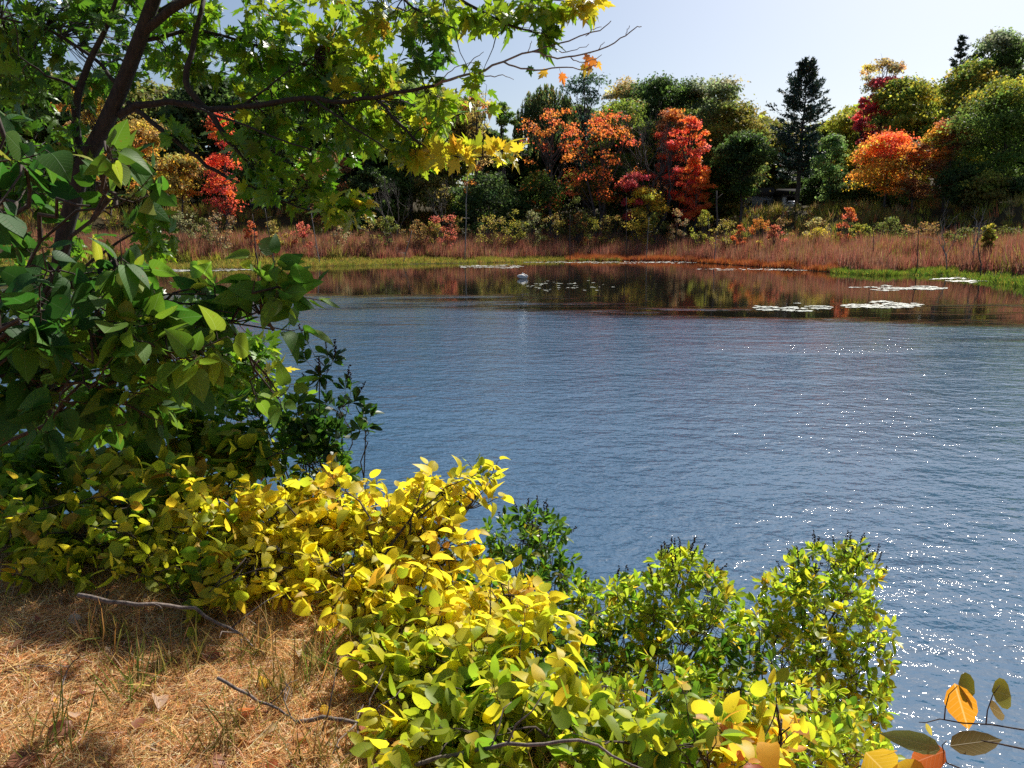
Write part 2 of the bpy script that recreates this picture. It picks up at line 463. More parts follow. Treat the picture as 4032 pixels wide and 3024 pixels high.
def make_water():
    m, N, L, out = new_mat("pond_water")
    geo = N.new("ShaderNodeNewGeometry")
    sp = N.new("ShaderNodeSeparateXYZ"); L.new(geo.outputs['Position'], sp.inputs[0])
    def math_node(op, a, b=None, c=None):
        n = N.new("ShaderNodeMath"); n.operation = op
        for i, k in enumerate((a, b, c)):
            if k is None: continue
            if isinstance(k, (int, float)): n.inputs[i].default_value = k
            else: L.new(k, n.inputs[i])
        return n.outputs[0]
    def noise(scale, sx, sy, detail=2, rough=.5, rot=0):
        mp = N.new("ShaderNodeMapping"); mp.inputs['Scale'].default_value = (sx, sy, 1); mp.inputs['Rotation'].default_value = (0, 0, rot)
        L.new(geo.outputs['Position'], mp.inputs['Vector'])
        n = N.new("ShaderNodeTexNoise"); n.noise_dimensions = '2D'
        n.inputs['Scale'].default_value = scale; n.inputs['Detail'].default_value = detail; n.inputs['Roughness'].default_value = rough
        L.new(mp.outputs[0], n.inputs['Vector'])
        return n.outputs['Fac']
    def rng_node(v, a, b, c, d):
        n = N.new("ShaderNodeMapRange"); n.interpolation_type = 'SMOOTHSTEP'
        n.inputs[1].default_value = a; n.inputs[2].default_value = b; n.inputs[3].default_value = c; n.inputs[4].default_value = d
        L.new(v, n.inputs[0]); return n.outputs[0]
    x, y = sp.outputs[0], sp.outputs[1]
    slant = math_node('DIVIDE', x, math_node('MAXIMUM', y, 1.0))
    lim = math_node('ADD', y, math_node('MULTIPLY', slant, 18.0))
    patch = math_node('ADD', math_node('MULTIPLY', math_node('SUBTRACT', noise(.06, .6, 2.2, 4, .6), .5), 50.0), math_node('MULTIPLY', math_node('SUBTRACT', noise(.45, .5, 2.0, 3, .6), .5), 16.0))
    lim2 = math_node('ADD', lim, patch)
    wind = math_node('MULTIPLY', rng_node(lim2, 38, 58, 1.0, .035), rng_node(noise(.16, .5, 1.6, 3, .6, .2), .35, .65, .78, 1.25))
    # gust that sparkles in mid pond
    gx = math_node('DIVIDE', math_node('SUBTRACT', x, 11.5), 6.0); gy = math_node('DIVIDE', math_node('SUBTRACT', y, 30.5), 1.7)
    gd = math_node('ADD', math_node('MULTIPLY', gx, gx), math_node('MULTIPLY', gy, gy))
    gust = rng_node(gd, .3, 1.2, 1.0, 0.0)
    wind = math_node('ADD', wind, math_node('MULTIPLY', gust, .9))
    h1 = math_node('MULTIPLY', noise(1.5, .62, 1.0, 2, .5, .12), .055)
    h2 = math_node('MULTIPLY', noise(4.6, .7, 1.0, 2, .5, -.18), .030)
    h3 = math_node('MULTIPLY', noise(13.0, .85, 1.0, 2, .55, .3), .0085)
    h = math_node('ADD', math_node('ADD', h1, h2), h3)
    h = math_node('MULTIPLY', h, wind)
    bp = N.new("ShaderNodeBump"); bp.inputs['Strength'].default_value = 1.0; bp.inputs['Distance'].default_value = 1.0
    L.new(h, bp.inputs['Height'])
    p = N.new("ShaderNodeBsdfPrincipled")
    level = rng_node(lim2, 40, 56, 1.0, 0.0)  # sky sheen painted by wind zone, not by how deep the pond is
    sky_sheen = N.new("ShaderNodeMix"); sky_sheen.data_type = 'RGBA'
    sky_sheen.inputs[6].default_value = (.010, .009, .007, 1); sky_sheen.inputs[7].default_value = (.032, .084, .148, 1)  # calm water painted dark, rippled water painted sky blue
    L.new(level, sky_sheen.inputs[0]); L.new(sky_sheen.outputs[2], p.inputs['Base Color'])
    p.inputs['Roughness'].default_value = .028
    p.inputs['IOR'].default_value = 1.6
    L.new(bp.outputs[0], p.inputs['Normal'])
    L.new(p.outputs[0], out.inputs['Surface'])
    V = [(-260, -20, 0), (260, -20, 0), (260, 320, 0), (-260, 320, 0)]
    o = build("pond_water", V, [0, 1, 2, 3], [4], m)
    o["kind"] = "structure"

make_ground()
make_water()

# ------------------------------------------------------------------ palettes (linear base colours)
DKG = (.055, .092, .034); GRN = (.11, .18, .042); MIDG = (.18, .25, .05); YG = (.32, .32, .045); OLV = (.24, .20, .06); GREY = (.27, .29, .20)
ORG = (.78, .27, .05); RED = (.78, .13, .075); PINK = (.64, .11, .14); RUST = (.38, .15, .065); YEL = (.70, .50, .06); BRN = (.21, .12, .075)
TAN = (.46, .33, .16); BLG = (.038, .072, .066); LGR = (.20, .32, .12)
PAL = {
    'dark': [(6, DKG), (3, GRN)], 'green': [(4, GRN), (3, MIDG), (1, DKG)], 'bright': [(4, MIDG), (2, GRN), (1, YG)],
    'yg': [(4, YG), (3, MIDG), (1, YEL)], 'olive': [(4, OLV), (2, GRN), (1, YG)], 'olivegold': [(4, OLV), (2, TAN), (1.5, YEL), (1, ORG)],
    'grey': [(4, GREY), (2, GRN)], 'paletan': [(3, TAN), (2, GREY), (1, YEL)], 'orange': [(5, ORG), (2, RED), (1, RUST)],
    'red': [(6, RED), (2, ORG), (1.5, PINK)], 'redorange': [(4, RED), (4, ORG)], 'pink': [(4, PINK), (1, RUST)], 'rust': [(5, RUST), (2, BRN), (1, ORG)],
    'yellow': [(5, YEL), (2, YG)], 'brown': [(4, BRN), (2, RUST), (1, OLV)], 'pine': [(5, BLG), (1, DKG)], 'poplar': [(4, LGR), (2, GRN)],
    'mixorange': [(4, ORG), (3, YEL), (2, OLV), (2, GRN)], 'greengold': [(4, GRN), (3, YG), (1.2, YEL)], 'bare': [(3, BRN), (1, RUST)],
    'marsh': [(3, OLV), (3, YG), (1.5, TAN), (1, RUST)], 'pinkgrey': [(2, (.30, .12, .11)), (2, GREY), (1, RUST)], 'willow': [(3, (.10, .15, .06)), (2, DKG), (1, OLV)],
}

# ------------------------------------------------------------------ far trees
BACK = 34.0     # the wood stands this much farther back than first surveyed

def on_land(u, Y, clear=3.5):
    r = ray(u, 480.0); az = math.atan2(r[0], r[1])
    return max(Y, (float(shore_r(az)) + clear) * math.cos(az))

def limbs_to(acc, base, fork, ends, r0, sides=5):
    for e in ends:
        f = fork * (1 - .25 * rng.random()) + base * .0
        a = base + (fork - base) * (0.55 + .45 * rng.random())
        L = np.linalg.norm(e - a)
        acc.tube(bend(a, e, sag=.06 * L * rng.normal(.6, .5), n=5, jit=.02 * L), [r0 * .5, r0 * .28, r0 * .10], sides, cap=False)

def crown_lobes(n, low, top, rad, cx, cy, profile):
    """lobe centres inside an envelope; profile(t) gives the relative radius at height t in 0..1"""
    out = []
    while len(out) < n:
        t = rng.random() ** .85; a = rng.random() * 2 * math.pi
        rr = profile(t) * rad * math.sqrt(rng.random()) * (1 + .18 * math.sin(3 * a + t * 7))
        out.append((cx + rr * math.cos(a), cy + rr * math.sin(a), low + t * (top - low)))
    return np.array(out)

PROFILES = {
    'round': lambda t: math.sqrt(max(0.02, 1 - (2 * t - .95) ** 2)) * .92 + .05,
    'tall': lambda t: (.72 + .2 * math.sin(t * 4.0)) * (1 if t < .68 else math.sqrt(max(.05, 1 - ((t - .68) / .35) ** 2))),
    'oval': lambda t: math.sin(math.pi * (t * .86 + .09)) ** .7,
    'cone': lambda t: (1.02 - t) * .95 + .05 * math.sin(9 * t),
    'vase': lambda t: .35 + .65 * math.sin(math.pi * (t * .75 + .1)),
}

def far_tree(label, name, cu, top_v, hw, Y, pal, shape='round', low=.12, lobes=48, per=52, card=.42, fill=1.0, stems=1, dead=0, lean=0.0,
             pal2=None, cat='tree', group='trees on the far bank', lobe_r=.25, bark=None, trunk_r=None, split=None):
    Y = Y + BACK; card = card * Y / 140
    x = at(cu, top_v, Y)[0]
    zb = gz(x, Y); zt = at(cu, top_v, Y)[2]
    H = zt - zb
    rad = hw * 1.13 * U / F * Y
    base = np.array([x + lean, Y, zb - .1])
    t = thing(name, base, label, cat, group)
    lo = zb + H * low
    lr = max(.5, rad * lobe_r)
    C = crown_lobes(int(lobes * 1.25), lo + lr * .6, zt - lr * .7, max(.2, rad - lr * .7), x, Y, PROFILES[shape])
    nd = int(len(C) * (.34 if shape in ('round', 'tall', 'vase') else .12))
    ra = rad * .86 * np.sqrt(rng.random(nd)); aa = rng.random(nd) * 6.283
    steep = {'round': .75, 'tall': .95, 'vase': .8}.get(shape, 1.8)
    C[:nd] = np.c_[x + ra * np.cos(aa), Y + ra * np.sin(aa), zt - lr * rng.uniform(.5, .9, nd) - (ra / rad) ** 2 * min(rad * steep, H * .4) + rng.normal(-.04 * rad, .11 * rad, nd)]
    # trunk and limbs
    acc = Acc()
    tr = trunk_r or max(.09, .013 * H)
    tops = []
    for s in range(stems):
        off = (s - (stems - 1) / 2)
        tp = np.array([x + off * rad * .55 + rng.normal(0, .05 * rad), Y + rng.normal(0, .1 * rad), zb + H * (.72 if stems > 1 else .85)])
        p = bend(base + np.array([off * tr * 1.6, 0, 0]), tp, 0, 7, H * .012)
        if stems > 1:
            p[1:-1, 0] -= off * rad * .10
        acc.tube(p, [tr * 1.25, tr * .95, tr * .75, tr * .5, tr * .18], 7, cap=False)
        tops.append(p)
    sel = C[rng.permutation(len(C))[:min(len(C), 26)]]
    for e in sel:
        p = tops[int(np.argmin([np.linalg.norm(q[3] - e) for q in tops]))]
        hz = np.clip((e[2] - zb) / H - .22, .12, .8)
        k = hz / .85 * 6
        i = int(min(5, k)); a = p[i] + (p[i + 1] - p[i]) * (k - i)
        L = np.linalg.norm(e - a)
        acc.tube(bend(a, e, -.05 * L, 5, .03 * L), [tr * .42, tr * .24, tr * .08], 5, cap=False)
        for q in range(dead):
            d = unit(rng.normal(0, 1, 3) + np.array([0, 0, .8]) + unit(e - a)) * lr * (1.2 + rng.random())
            s0 = a + (e - a) * (.4 + .6 * rng.random())
            acc.tube(bend(s0, s0 + d, .0, 4, .05 * lr), [tr * .14, tr * .07, tr * .03], 3, cap=False)
    acc.build("trunk", bark or M_FARBARK, t)
    # foliage: clumps on the shells of the lobes
    n = int(per * fill * 2.7)
    if n > 0:
        pos, nr, cl = [], [], []
        for c in C:
            k = max(4, int(n * rng.uniform(.45, 1.5)))
            d = rand_dir(k); d[:, 2] = np.where(d[:, 2] < -.35, -d[:, 2] * .6, d[:, 2])
            rr = lr * (.35 + .85 * rng.random(k) ** .7) * rng.uniform(.7, 1.35) * np.where(rng.random(k) < .08, 1.45, 1.0)
            pos.append(c + d * rr[:, None] * np.array([1.15, 1.15, .8]))
            nr.append(unit(d * .8 + rand_dir(k) * .75 + np.array([0, 0, .35])))
            pl = pal
            if pal2 is not None and split is not None and split((c[0] - x) / rad, (c[2] - zb) / H):
                pl = pal2
            cc = pick(PAL[pl], 1, .26)
            cl.append(cc * .55 + .45 * pick(PAL[pl], k, .22))
        pos = np.concatenate(pos); nr = np.concatenate(nr); cl = np.concatenate(cl)
        tip = unit(np.cross(nr, rand_dir(len(pos))) + np.array([0, 0, -.35]))
        leaf_mesh("crown", CARD3, pos, tip, nr, card * 1.02 * rng.uniform(.55, 1.4, len(pos)), cl, M_FAR, t, fold=.35, curl=.3)
    return t

def pine_tree(label, cu, top_v, hw, Y, low=.12, whorls=24, group='trees on the far bank', pal='pine', dens=1.0):
    Y = Y + (BACK if Y > 95 else 0)
    x = at(cu, top_v, Y)[0]; zb = gz(x, Y); zt = at(cu, top_v, Y)[2]; H = zt - zb; rad = hw * U / F * Y
    t = thing("pine_tree", (x, Y, zb - .1), label, "tree", group)
    acc = Acc(); tr = .014 * H
    acc.tube(bend((x, Y, zb - .1), (x + .2, Y, zt - .3), 0, 8, .04), [tr * 1.3, tr, tr * .75, tr * .4, .04], 8)
    pos, tip, nr = [], [], []
    for w in range(whorls):
        f = w / (whorls - 1.0)
        z = zb + H * (low + (1 - low) * f ** .93)
        env = min(1.0, (1 - f) * 1.7 + .22) * rad * (.78 + .22 * math.sin(w * 2.3)) * (1 if f > .35 else .75 + f * .7)
        nb = 6 if f < .85 else 5
        a0 = rng.random() * 6.28
        for b in range(nb):
            if f < .92 and rng.random() < .13: continue
            a = a0 + b * 6.283 / nb + rng.normal(0, .25)
            L = env * rng.uniform(.6, 1.12)
            up = L * (.10 + .55 * f) + rng.normal(0, .12 * L)
            p0 = np.array([x, Y, z]); p1 = p0 + np.array([math.cos(a) * L, math.sin(a) * L, up])
            P = bend(p0, p1, -.10 * L, 6, .02 * L)
            acc.tube(P, [tr * .26, tr * .15, .03], 4, cap=False)
            k = int((22 + 30 * L / rad) * dens)
            s = rng.uniform(.28, 1.0, k)
            q = np.stack([np.interp(s, np.linspace(0, 1, 6), P[:, j]) for j in range(3)], -1)
            sidev = np.array([-math.sin(a), math.cos(a), 0])
            q += sidev * (rng.normal(0, .17, k) * L * (1.15 - s * .6))[:, None] + rng.normal(0, .12, (k, 3))
            q[:, 2] += np.abs(rng.normal(0, .16, k))
            d = unit(np.array([math.cos(a), math.sin(a), .55 + .4 * f]) + rng.normal(0, .55, (k, 3)))
            pos.append(q); tip.append(d); nr.append(unit(np.array([0, 0, 1.0]) + rng.normal(0, .7, (k, 3))))
    acc.build("trunk", M_FARBARK, t)
    pos = np.concatenate(pos); tip = np.concatenate(tip); nr = np.concatenate(nr)
    leaf_mesh("crown", CARD3, pos, tip, nr, rng.uniform(.4, .95, len(pos)), pick(PAL[pal], len(pos), .22), M_NEEDLE, t, width=.55, fold=.4, curl=.2)
    return t

def willow_tree(label, cu, top_v, hw, Y, low_v, group='trees on the far bank'):
    Y = Y + (BACK if Y > 95 else 0)
    x = at(cu, top_v, Y)[0]; zb = gz(x, Y); zt = at(cu, top_v, Y)[2]; H = zt - zb; rad = hw * U / F * Y
    t = thing("willow_tree", (x, Y, zb - .1), label, "tree", group)
    acc = Acc(); tr = .3
    acc.tube(bend((x, Y, zb - .1), (x, Y, zt - .28 * H), 0, 6, .1), [tr * 1.2, tr, tr * .7, tr * .4], 8)
    pos, tip, nr = [], [], []
    zl = at(cu, low_v, Y)[2]
    for s in range(300):
        a = rng.random() * 6.283; q = math.sqrt(rng.random())
        px = x + rad * q * math.cos(a); py = Y + rad * q * math.sin(a) * .9
        ztop = zt - (1 - math.sqrt(max(0, 1 - q * q * .92))) * H * .42 - abs(rng.normal(0, .7))
        L = min(ztop - zl, rng.uniform(2.0, 5.5) + 3.0 * q)
        if s % 4 == 0:
            f = np.array([x, Y, zb + H * (.4 + .25 * rng.random())])
            acc.tube(bend(f, (px, py, ztop), .05 * H, 6, .12), [.12, .07, .03], 4, cap=False)
        k = int(L * 5.5)
        zz = ztop - np.linspace(0, L, k)
        drift = np.cumsum(rng.normal(0, .05, (k, 2)), 0)
        pos.append(np.c_[px + drift[:, 0] + rng.normal(0, .1, k), py + drift[:, 1], zz])
        tip.append(unit(np.c_[rng.normal(0, .3, (k, 2)), -np.ones(k)])); nr.append(unit(np.c_[rng.normal(0, 1, (k, 2)), rng.normal(.2, .3, k)]))
    acc.build("trunk", M_FARBARK, t)
    pos = np.concatenate(pos); tip = np.concatenate(tip); nr = np.concatenate(nr)
    leaf_mesh("crown", NEEDLE, pos, tip, nr, rng.uniform(.5, 1.0, len(pos)), pick(PAL['willow'], len(pos), .22), M_FAR, t, width=1.3, fold=.3, curl=.1)

def branching(acc, p, d, L, r, level, spread=.55, up=.12, kids=3, sides=5):
    e = p + d * L
    q = bend(p, e, 0, 5, L * .035)
    acc.tube(q, [r, r * .8, r * .6], sides if level > 1 else 3, cap=False)
    if level == 0:
        return
    for k in range(kids):
        nd = unit(d + rng.normal(0, spread, 3) + np.array([0, 0, up]))
        s = q[-1] if k == 0 else q[int(rng.integers(2, 5))]
        branching(acc, s, nd, L * rng.uniform(.55, .82), r * rng.uniform(.45, .62), level - 1, spread, up, kids, sides)

def bare_tree(label, cu, base_v_hint, top_v, Y, level=4, stems=1, bark=None, r=None, cat='tree', name='bare_tree', group='trees on the far bank', spread=.42):
    Y = Y + (BACK if Y > 95 else 0)
    x = at(cu, top_v, Y)[0]; zb = gz(x, Y); zt = at(cu, top_v, Y)[2]; H = zt - zb
    t = thing(name, (x, Y, zb - .1), label, cat, group)
    acc = Acc(); r = r or .012 * H
    for s in range(stems):
        d = unit(np.array([rng.normal(0, .12) + (s - (stems - 1) / 2) * .35, rng.normal(0, .1), 1.0]))
        branching(acc, np.array([x + s * r, Y, zb - .1]), d, H * .36, r, level, spread, .28, 3)
    acc.build("trunk", bark or M_FARBARK, t)
    return t

def snag(label, u0, v0, u1, v1, Y, r=.07, twigs=0, group='dead poles in the marsh', bark=None):
    """a dead pole standing in the marsh, base just under (u0,v0), top at (u1,v1)"""
    Y = on_land(u0, Y, .6)
    a = at(u0, v0, Y); b = at(u1, v1, Y)
    a = np.array([a[0], Y, gz(a[0], Y) - .1])
    acc = Acc()
    P = bend(a, b, 0, 7, .04)
    acc.tube(P, [r, r * .85, r * .55], 6)
    for k in range(twigs):
        i = int(rng.integers(2, 6)); d = unit(np.array([rng.choice([-1, 1]) * rng.uniform(.4, 1), rng.normal(0, .4), rng.uniform(-.1, .9)]))
        acc.tube(bend(P[i], P[i] + d * rng.uniform(.5, 1.8), .05, 4, .05), [r * .4, r * .15], 4)
    o = acc.build("dead_pole", bark or M_FARBARK, origin=a)
    set_props(o, label, "dead tree", group)

# --- back row closing the wood (dense, on the hill)
back = [(-150, 150, 120, 150), (20, 140, 110, 155), (170, 165, 100, 150), (330, 190, 100, 158), (470, 170, 100, 150), (610, 160, 100, 158), (740, 150, 90, 150),
        (860, 165, 90, 158), (960, 205, 70, 150), (1060, 290, 60, 170), (1120, 330, 50, 172), (1240, 235, 80, 172), (1500, 215, 90, 172), (1640, 262, 80, 168), (1700, 275, 60, 176),
        (1800, 270, 70, 172), (1870, 232, 70, 165), (2040, 190, 90, 150), (2180, 140, 100, 140), (2330, 130, 120, 130), (1345, 250, 75, 168), (1415, 240, 70, 172), (1570, 255, 60, 170)]
bp_ = ['dark', 'olive', 'green', 'olive', 'dark', 'green', 'dark', 'green', 'olive', 'dark', 'dark', 'dark', 'olive', 'olive', 'dark', 'greengold', 'yg', 'green', 'dark', 'green', 'dark', 'green', 'dark']
for (u, v, hw, Y), p in zip(back, bp_):
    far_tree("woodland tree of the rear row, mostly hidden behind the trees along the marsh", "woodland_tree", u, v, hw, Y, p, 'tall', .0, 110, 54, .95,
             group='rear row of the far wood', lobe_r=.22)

for k, u in enumerate([-60, 60, 170, 270, 360, 450, 540, 620, 700, 780, 860, 940, 1020, 1100, 1180, 1260, 1340, 1430, 1510, 1580, 1780, 1850, 1930, 2010, 2090, 2170, 2260, 2130, 2200, 2290]):
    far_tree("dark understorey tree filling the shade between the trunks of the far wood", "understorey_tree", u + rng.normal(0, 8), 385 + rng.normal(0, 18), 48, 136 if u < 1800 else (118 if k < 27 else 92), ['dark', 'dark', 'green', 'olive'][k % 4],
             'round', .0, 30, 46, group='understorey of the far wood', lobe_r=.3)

# --- the trees one can tell apart, left to right
far_tree("pale olive-gold tree behind the maple trunk, leftmost on the far bank", "oak_tree", 190, 165, 55, 122, 'olivegold', 'tall', .15, 40, 44)
far_tree("golden brown tree seen below the long maple limb near its fork", "oak_tree", 300, 245, 60, 118, 'olivegold', 'tall', .1, 44, 40, fill=.8, dead=1)
far_tree("low amber oak under the maple limb, left of the narrow red tree", "oak_tree", 385, 330, 45, 114, 'olivegold', 'round', .08, 34, 44)
far_tree("narrow bright red maple framed by the two crossing maple limbs", "red_maple", 472, 240, 40, 113, 'red', 'oval', .1, 44, 34, .34, dead=2, lobe_r=.34)
far_tree("dark green tree behind and right of the narrow red maple", "oak_tree", 590, 215, 60, 132, 'dark', 'round', .06, 46, 46)
far_tree("dusky purple-brown tree showing under the yellow maple leaves", "oak_tree", 700, 320, 55, 122, 'brown', 'round', .1, 36, 36, fill=.7, dead=2)
far_tree("dark evergreen clump under the middle of the maple crown", "cedar_tree", 790, 360, 50, 126, 'dark', 'oval', .02, 40, 50)
bare_tree("bare dark spreading tree with forked stems under the maple's yellow branch", 845, 500, 370, 119, 4, 2)
bare_tree("bare grey-brown tree with wide thin twigs, left of the tall grey pole", 950, 500, 375, 117, 4, 2, spread=.55)
far_tree("tall green tree whose top shows between maple branch and sky", "oak_tree", 880, 178, 50, 138, 'green', 'tall', .08, 44, 44)
far_tree("thin yellowing birch-like tree left of the sky notch", "birch_tree", 1030, 203, 36, 132, 'olivegold', 'tall', .12, 34, 34, .36, fill=.75, dead=1)
far_tree("slim dark green tree tapering beside the sky notch", "cedar_tree", 1085, 218, 26, 130, 'green', 'cone', .04, 40, 44, .38)
far_tree("dense dark green evergreen below the slim tapering tree", "cedar_tree", 1055, 372, 55, 121, 'dark', 'oval', .02, 46, 52, .36)
willow_tree("tall weeping willow with a dark rounded dome right of the sky notch", 1182, 178, 72, 150, 330)
far_tree("feathery dark locust rising highest right of the willow", "locust_tree", 1268, 152, 42, 148, 'pine', 'tall', .25, 26, 34, .4, fill=.8, dead=2, lobe_r=.34)
far_tree("pale straw-coloured tree top on the skyline behind the locust", "oak_tree", 1355, 172, 48, 166, 'paletan', 'round', .2, 36, 44)
far_tree("bright green rounded oak behind the red vase-shaped maple", "oak_tree", 1345, 215, 62, 144, 'bright', 'round', .12, 60, 56)
far_tree("broad dark oak with a domed top on the skyline", "oak_tree", 1432, 166, 72, 156, 'dark', 'round', .1, 70, 56)
far_tree("rusty brown tree behind the two red maples' gap", "oak_tree", 1455, 238, 40, 141, 'rust', 'round', .15, 36, 40, fill=.8, dead=1)
far_tree("pale grey-green tree with a ragged top left of the white pine", "poplar_tree", 1548, 165, 54, 152, 'grey', 'round', .12, 56, 48)
far_tree("olive green tree mass between pale ragged tree and white pine", "oak_tree", 1585, 222, 78, 145, 'olive', 'tall', .08, 74, 50)
far_tree("large dark tree with a bare straight trunk left of the parked car", "oak_tree", 1610, 285, 52, 128, 'dark', 'round', .3, 62, 54, trunk_r=.3)
far_tree("dark shadowed tree at the edge of the red maple", "oak_tree", 1560, 330, 45, 136, 'dark', 'tall', .03, 44, 50)
pine_tree("great white pine, blue-green and tiered, tallest in the middle of the skyline", 1742, 142, 72, 130, .24, 27, dens=1.9)
far_tree("yellow-green tree top right of the white pine", "oak_tree", 1832, 232, 50, 150, 'yg', 'round', .06, 44, 46)
far_tree("slender light green young poplar right of the white pine trunk", "poplar_tree", 1800, 290, 34, 121, 'poplar', 'oval', .08, 40, 46, .34)
far_tree("pale grey-leaved tree with thin crown rising above the crimson one", "poplar_tree", 1908, 124, 42, 142, 'paletan', 'round', .35, 36, 34, .4, fill=.75, dead=1)
far_tree("crimson tree top below the pale grey-leaved crown", "red_maple", 1915, 165, 34, 138, 'pink', 'round', .35, 30, 40)
far_tree("small magenta tree at the low point of the right skyline", "red_maple", 1868, 214, 22, 140, 'pink', 'oval', .3, 20, 34)
far_tree("rounded green-gold maple right of the crimson tree top", "maple_tree", 1965, 172, 70, 132, 'greengold', 'round', .1, 70, 54)
far_tree("yellow-green rounded tree directly above the orange maple", "maple_tree", 1985, 236, 55, 124, 'yg', 'round', .1, 50, 50)
far_tree("orange-topped maple with golden and green lower leaves near the right bank", "sugar_maple", 1925, 282, 72, 108, 'mixorange', 'oval', .10, 64, 52, .36,
         pal2='redorange', split=lambda a, b: b > .62 and a > -.35, dead=1)
far_tree("dusky red-brown tree overlapping the right side of the orange maple", "maple_tree", 1985, 305, 45, 106, 'brown', 'oval', .12, 44, 42, .36, fill=.8, dead=2)
pine_tree("thin grey-green pine top poking above the right-hand maples", 2078, 88, 34, 126, .3, 20, dens=.7)
far_tree("tall green and yellow maple left of the highest right-hand crown", "maple_tree", 2110, 135, 62, 118, 'greengold', 'tall', .08, 70, 52)
far_tree("highest tree at the right edge, dark with a pale ragged top", "oak_tree", 2172, 62, 55, 124, 'dark', 'tall', .1, 64, 50, pal2='grey', split=lambda a, b: b > .86)
far_tree("amber and olive maple between orange maple and dark right-hand tree", "maple_tree", 2058, 255, 48, 104, 'brown', 'tall', .1, 50, 46, .36, dead=1,
         pal2='mixorange', split=lambda a, b: a < -.3 and b > .35)
far_tree("big dark green tree filling the right edge down to the marsh", "oak_tree", 2185, 172, 88, 96, 'green', 'tall', .05, 110, 60, .4, pal2='greengold', split=lambda a, b: b > .8)
far_tree("deep green low tree in front of the right-hand maples", "oak_tree", 2095, 350, 55, 97, 'dark', 'round', .08, 50, 52, .36)
bare_tree("pale bare leaning tree in front of the dark right-hand trees", 2115, 520, 430, 88, 3, 1, M_SNAG, .10)
bare_tree("slim grey bare tree against the dark wood below the amber maple", 2065, 520, 400, 90, 3, 1, M_SNAG, .08)
# --- the red group in the middle
far_tree("sparse orange maple with a dark straight trunk, left of the red vase-shaped maple", "red_maple", 1192, 232, 62, 133, 'orange', 'tall', .12, 46, 24, .34, dead=4, fill=.5, lobe_r=.19)
far_tree("red-orange vase-shaped maple with several dark forked stems", "red_maple", 1297, 236, 74, 131, 'redorange', 'vase', .22, 40, 32, .34, stems=3, dead=4, lobe_r=.18, trunk_r=.28, fill=.62)
bare_tree("bare dark many-stemmed tree in front of the brightest red maple", 1418, 490, 235, 129, 5, 3)
far_tree("brightest red maple, an egg-shaped crown right of the bare dark tree", "red_maple", 1490, 248, 46, 130, 'red', 'oval', .12, 50, 44, .34, dead=3, lobe_r=.18, fill=.75)
far_tree("low orange-red side crown against the brightest maple's right flank", "red_maple", 1508, 340, 34, 127, 'redorange', 'oval', .15, 30, 44, .34, dead=1)
far_tree("scarlet thin crown behind the bare dark many-stemmed tree", "red_maple", 1440, 262, 36, 136, 'red', 'oval', .2, 30, 40, .34, dead=1)
far_tree("small pink-red tree low between the red vase-shaped maple and bare tree", "red_maple", 1372, 372, 34, 127, 'pink', 'round', .3, 24, 40, .32)
far_tree("small butter-yellow tree under the pink-red one", "birch_tree", 1400, 402, 38, 125, 'yellow', 'round', .1, 28, 36, .32)

# ------------------------------------------------------------------ shrubs along the far bank
def far_shrub(label, cu, top_v, hw, Y, pal, card=.19, lobes=26, per=46):
    Y = on_land(cu, Y + 9, 14)
    x = at(cu, top_v, Y)[0]; zb = gz(x, Y); zt = max(at(cu, top_v, Y)[2], zb + .9); rad = hw * U / F * Y
    t = thing("shrub", (x, Y, zb - .05), label, "shrub", "shrubs along the far bank")
    C = crown_lobes(lobes, zb + .3, zt - .35, rad, x, Y, PROFILES['round'])
    acc = Acc()
    for c in C:
        acc.tube(bend((x + rng.normal(0, .15), Y, zb - .05), c, .1, 4, .08), [.05, .03, .012], 4, cap=False)
    acc.build("stems", M_FARBARK, t)
    pos, nr, cl = [], [], []
    for c in C:
        k = int(per * rng.uniform(.3, 1.6)); d = rand_dir(k)
        pos.append(c + d * (rng.random(k) ** .5)[:, None] * np.array([.9, .9, .7]) * max(.45, rad * .3)); nr.append(unit(d + rand_dir(k)))
        cl.append((pick(PAL[pal], 1) * .4 + .6 * pick(PAL[pal], k, .25)) * (.62 if rng.random() < .7 else .34) + .22 * pick(PAL['marsh'], k, .2))
    pos = np.concatenate(pos); nr = np.concatenate(nr); cl = np.concatenate(cl)
    pos[:, 2] = np.maximum(pos[:, 2], zb + .05)
    leaf_mesh("foliage", CARD, pos, unit(np.cross(nr, rand_dir(len(pos))) + [0, 0, .4]), nr, card * rng.uniform(.6, 1.5, len(pos)), cl, M_FAR, t, fold=.35, curl=.3)

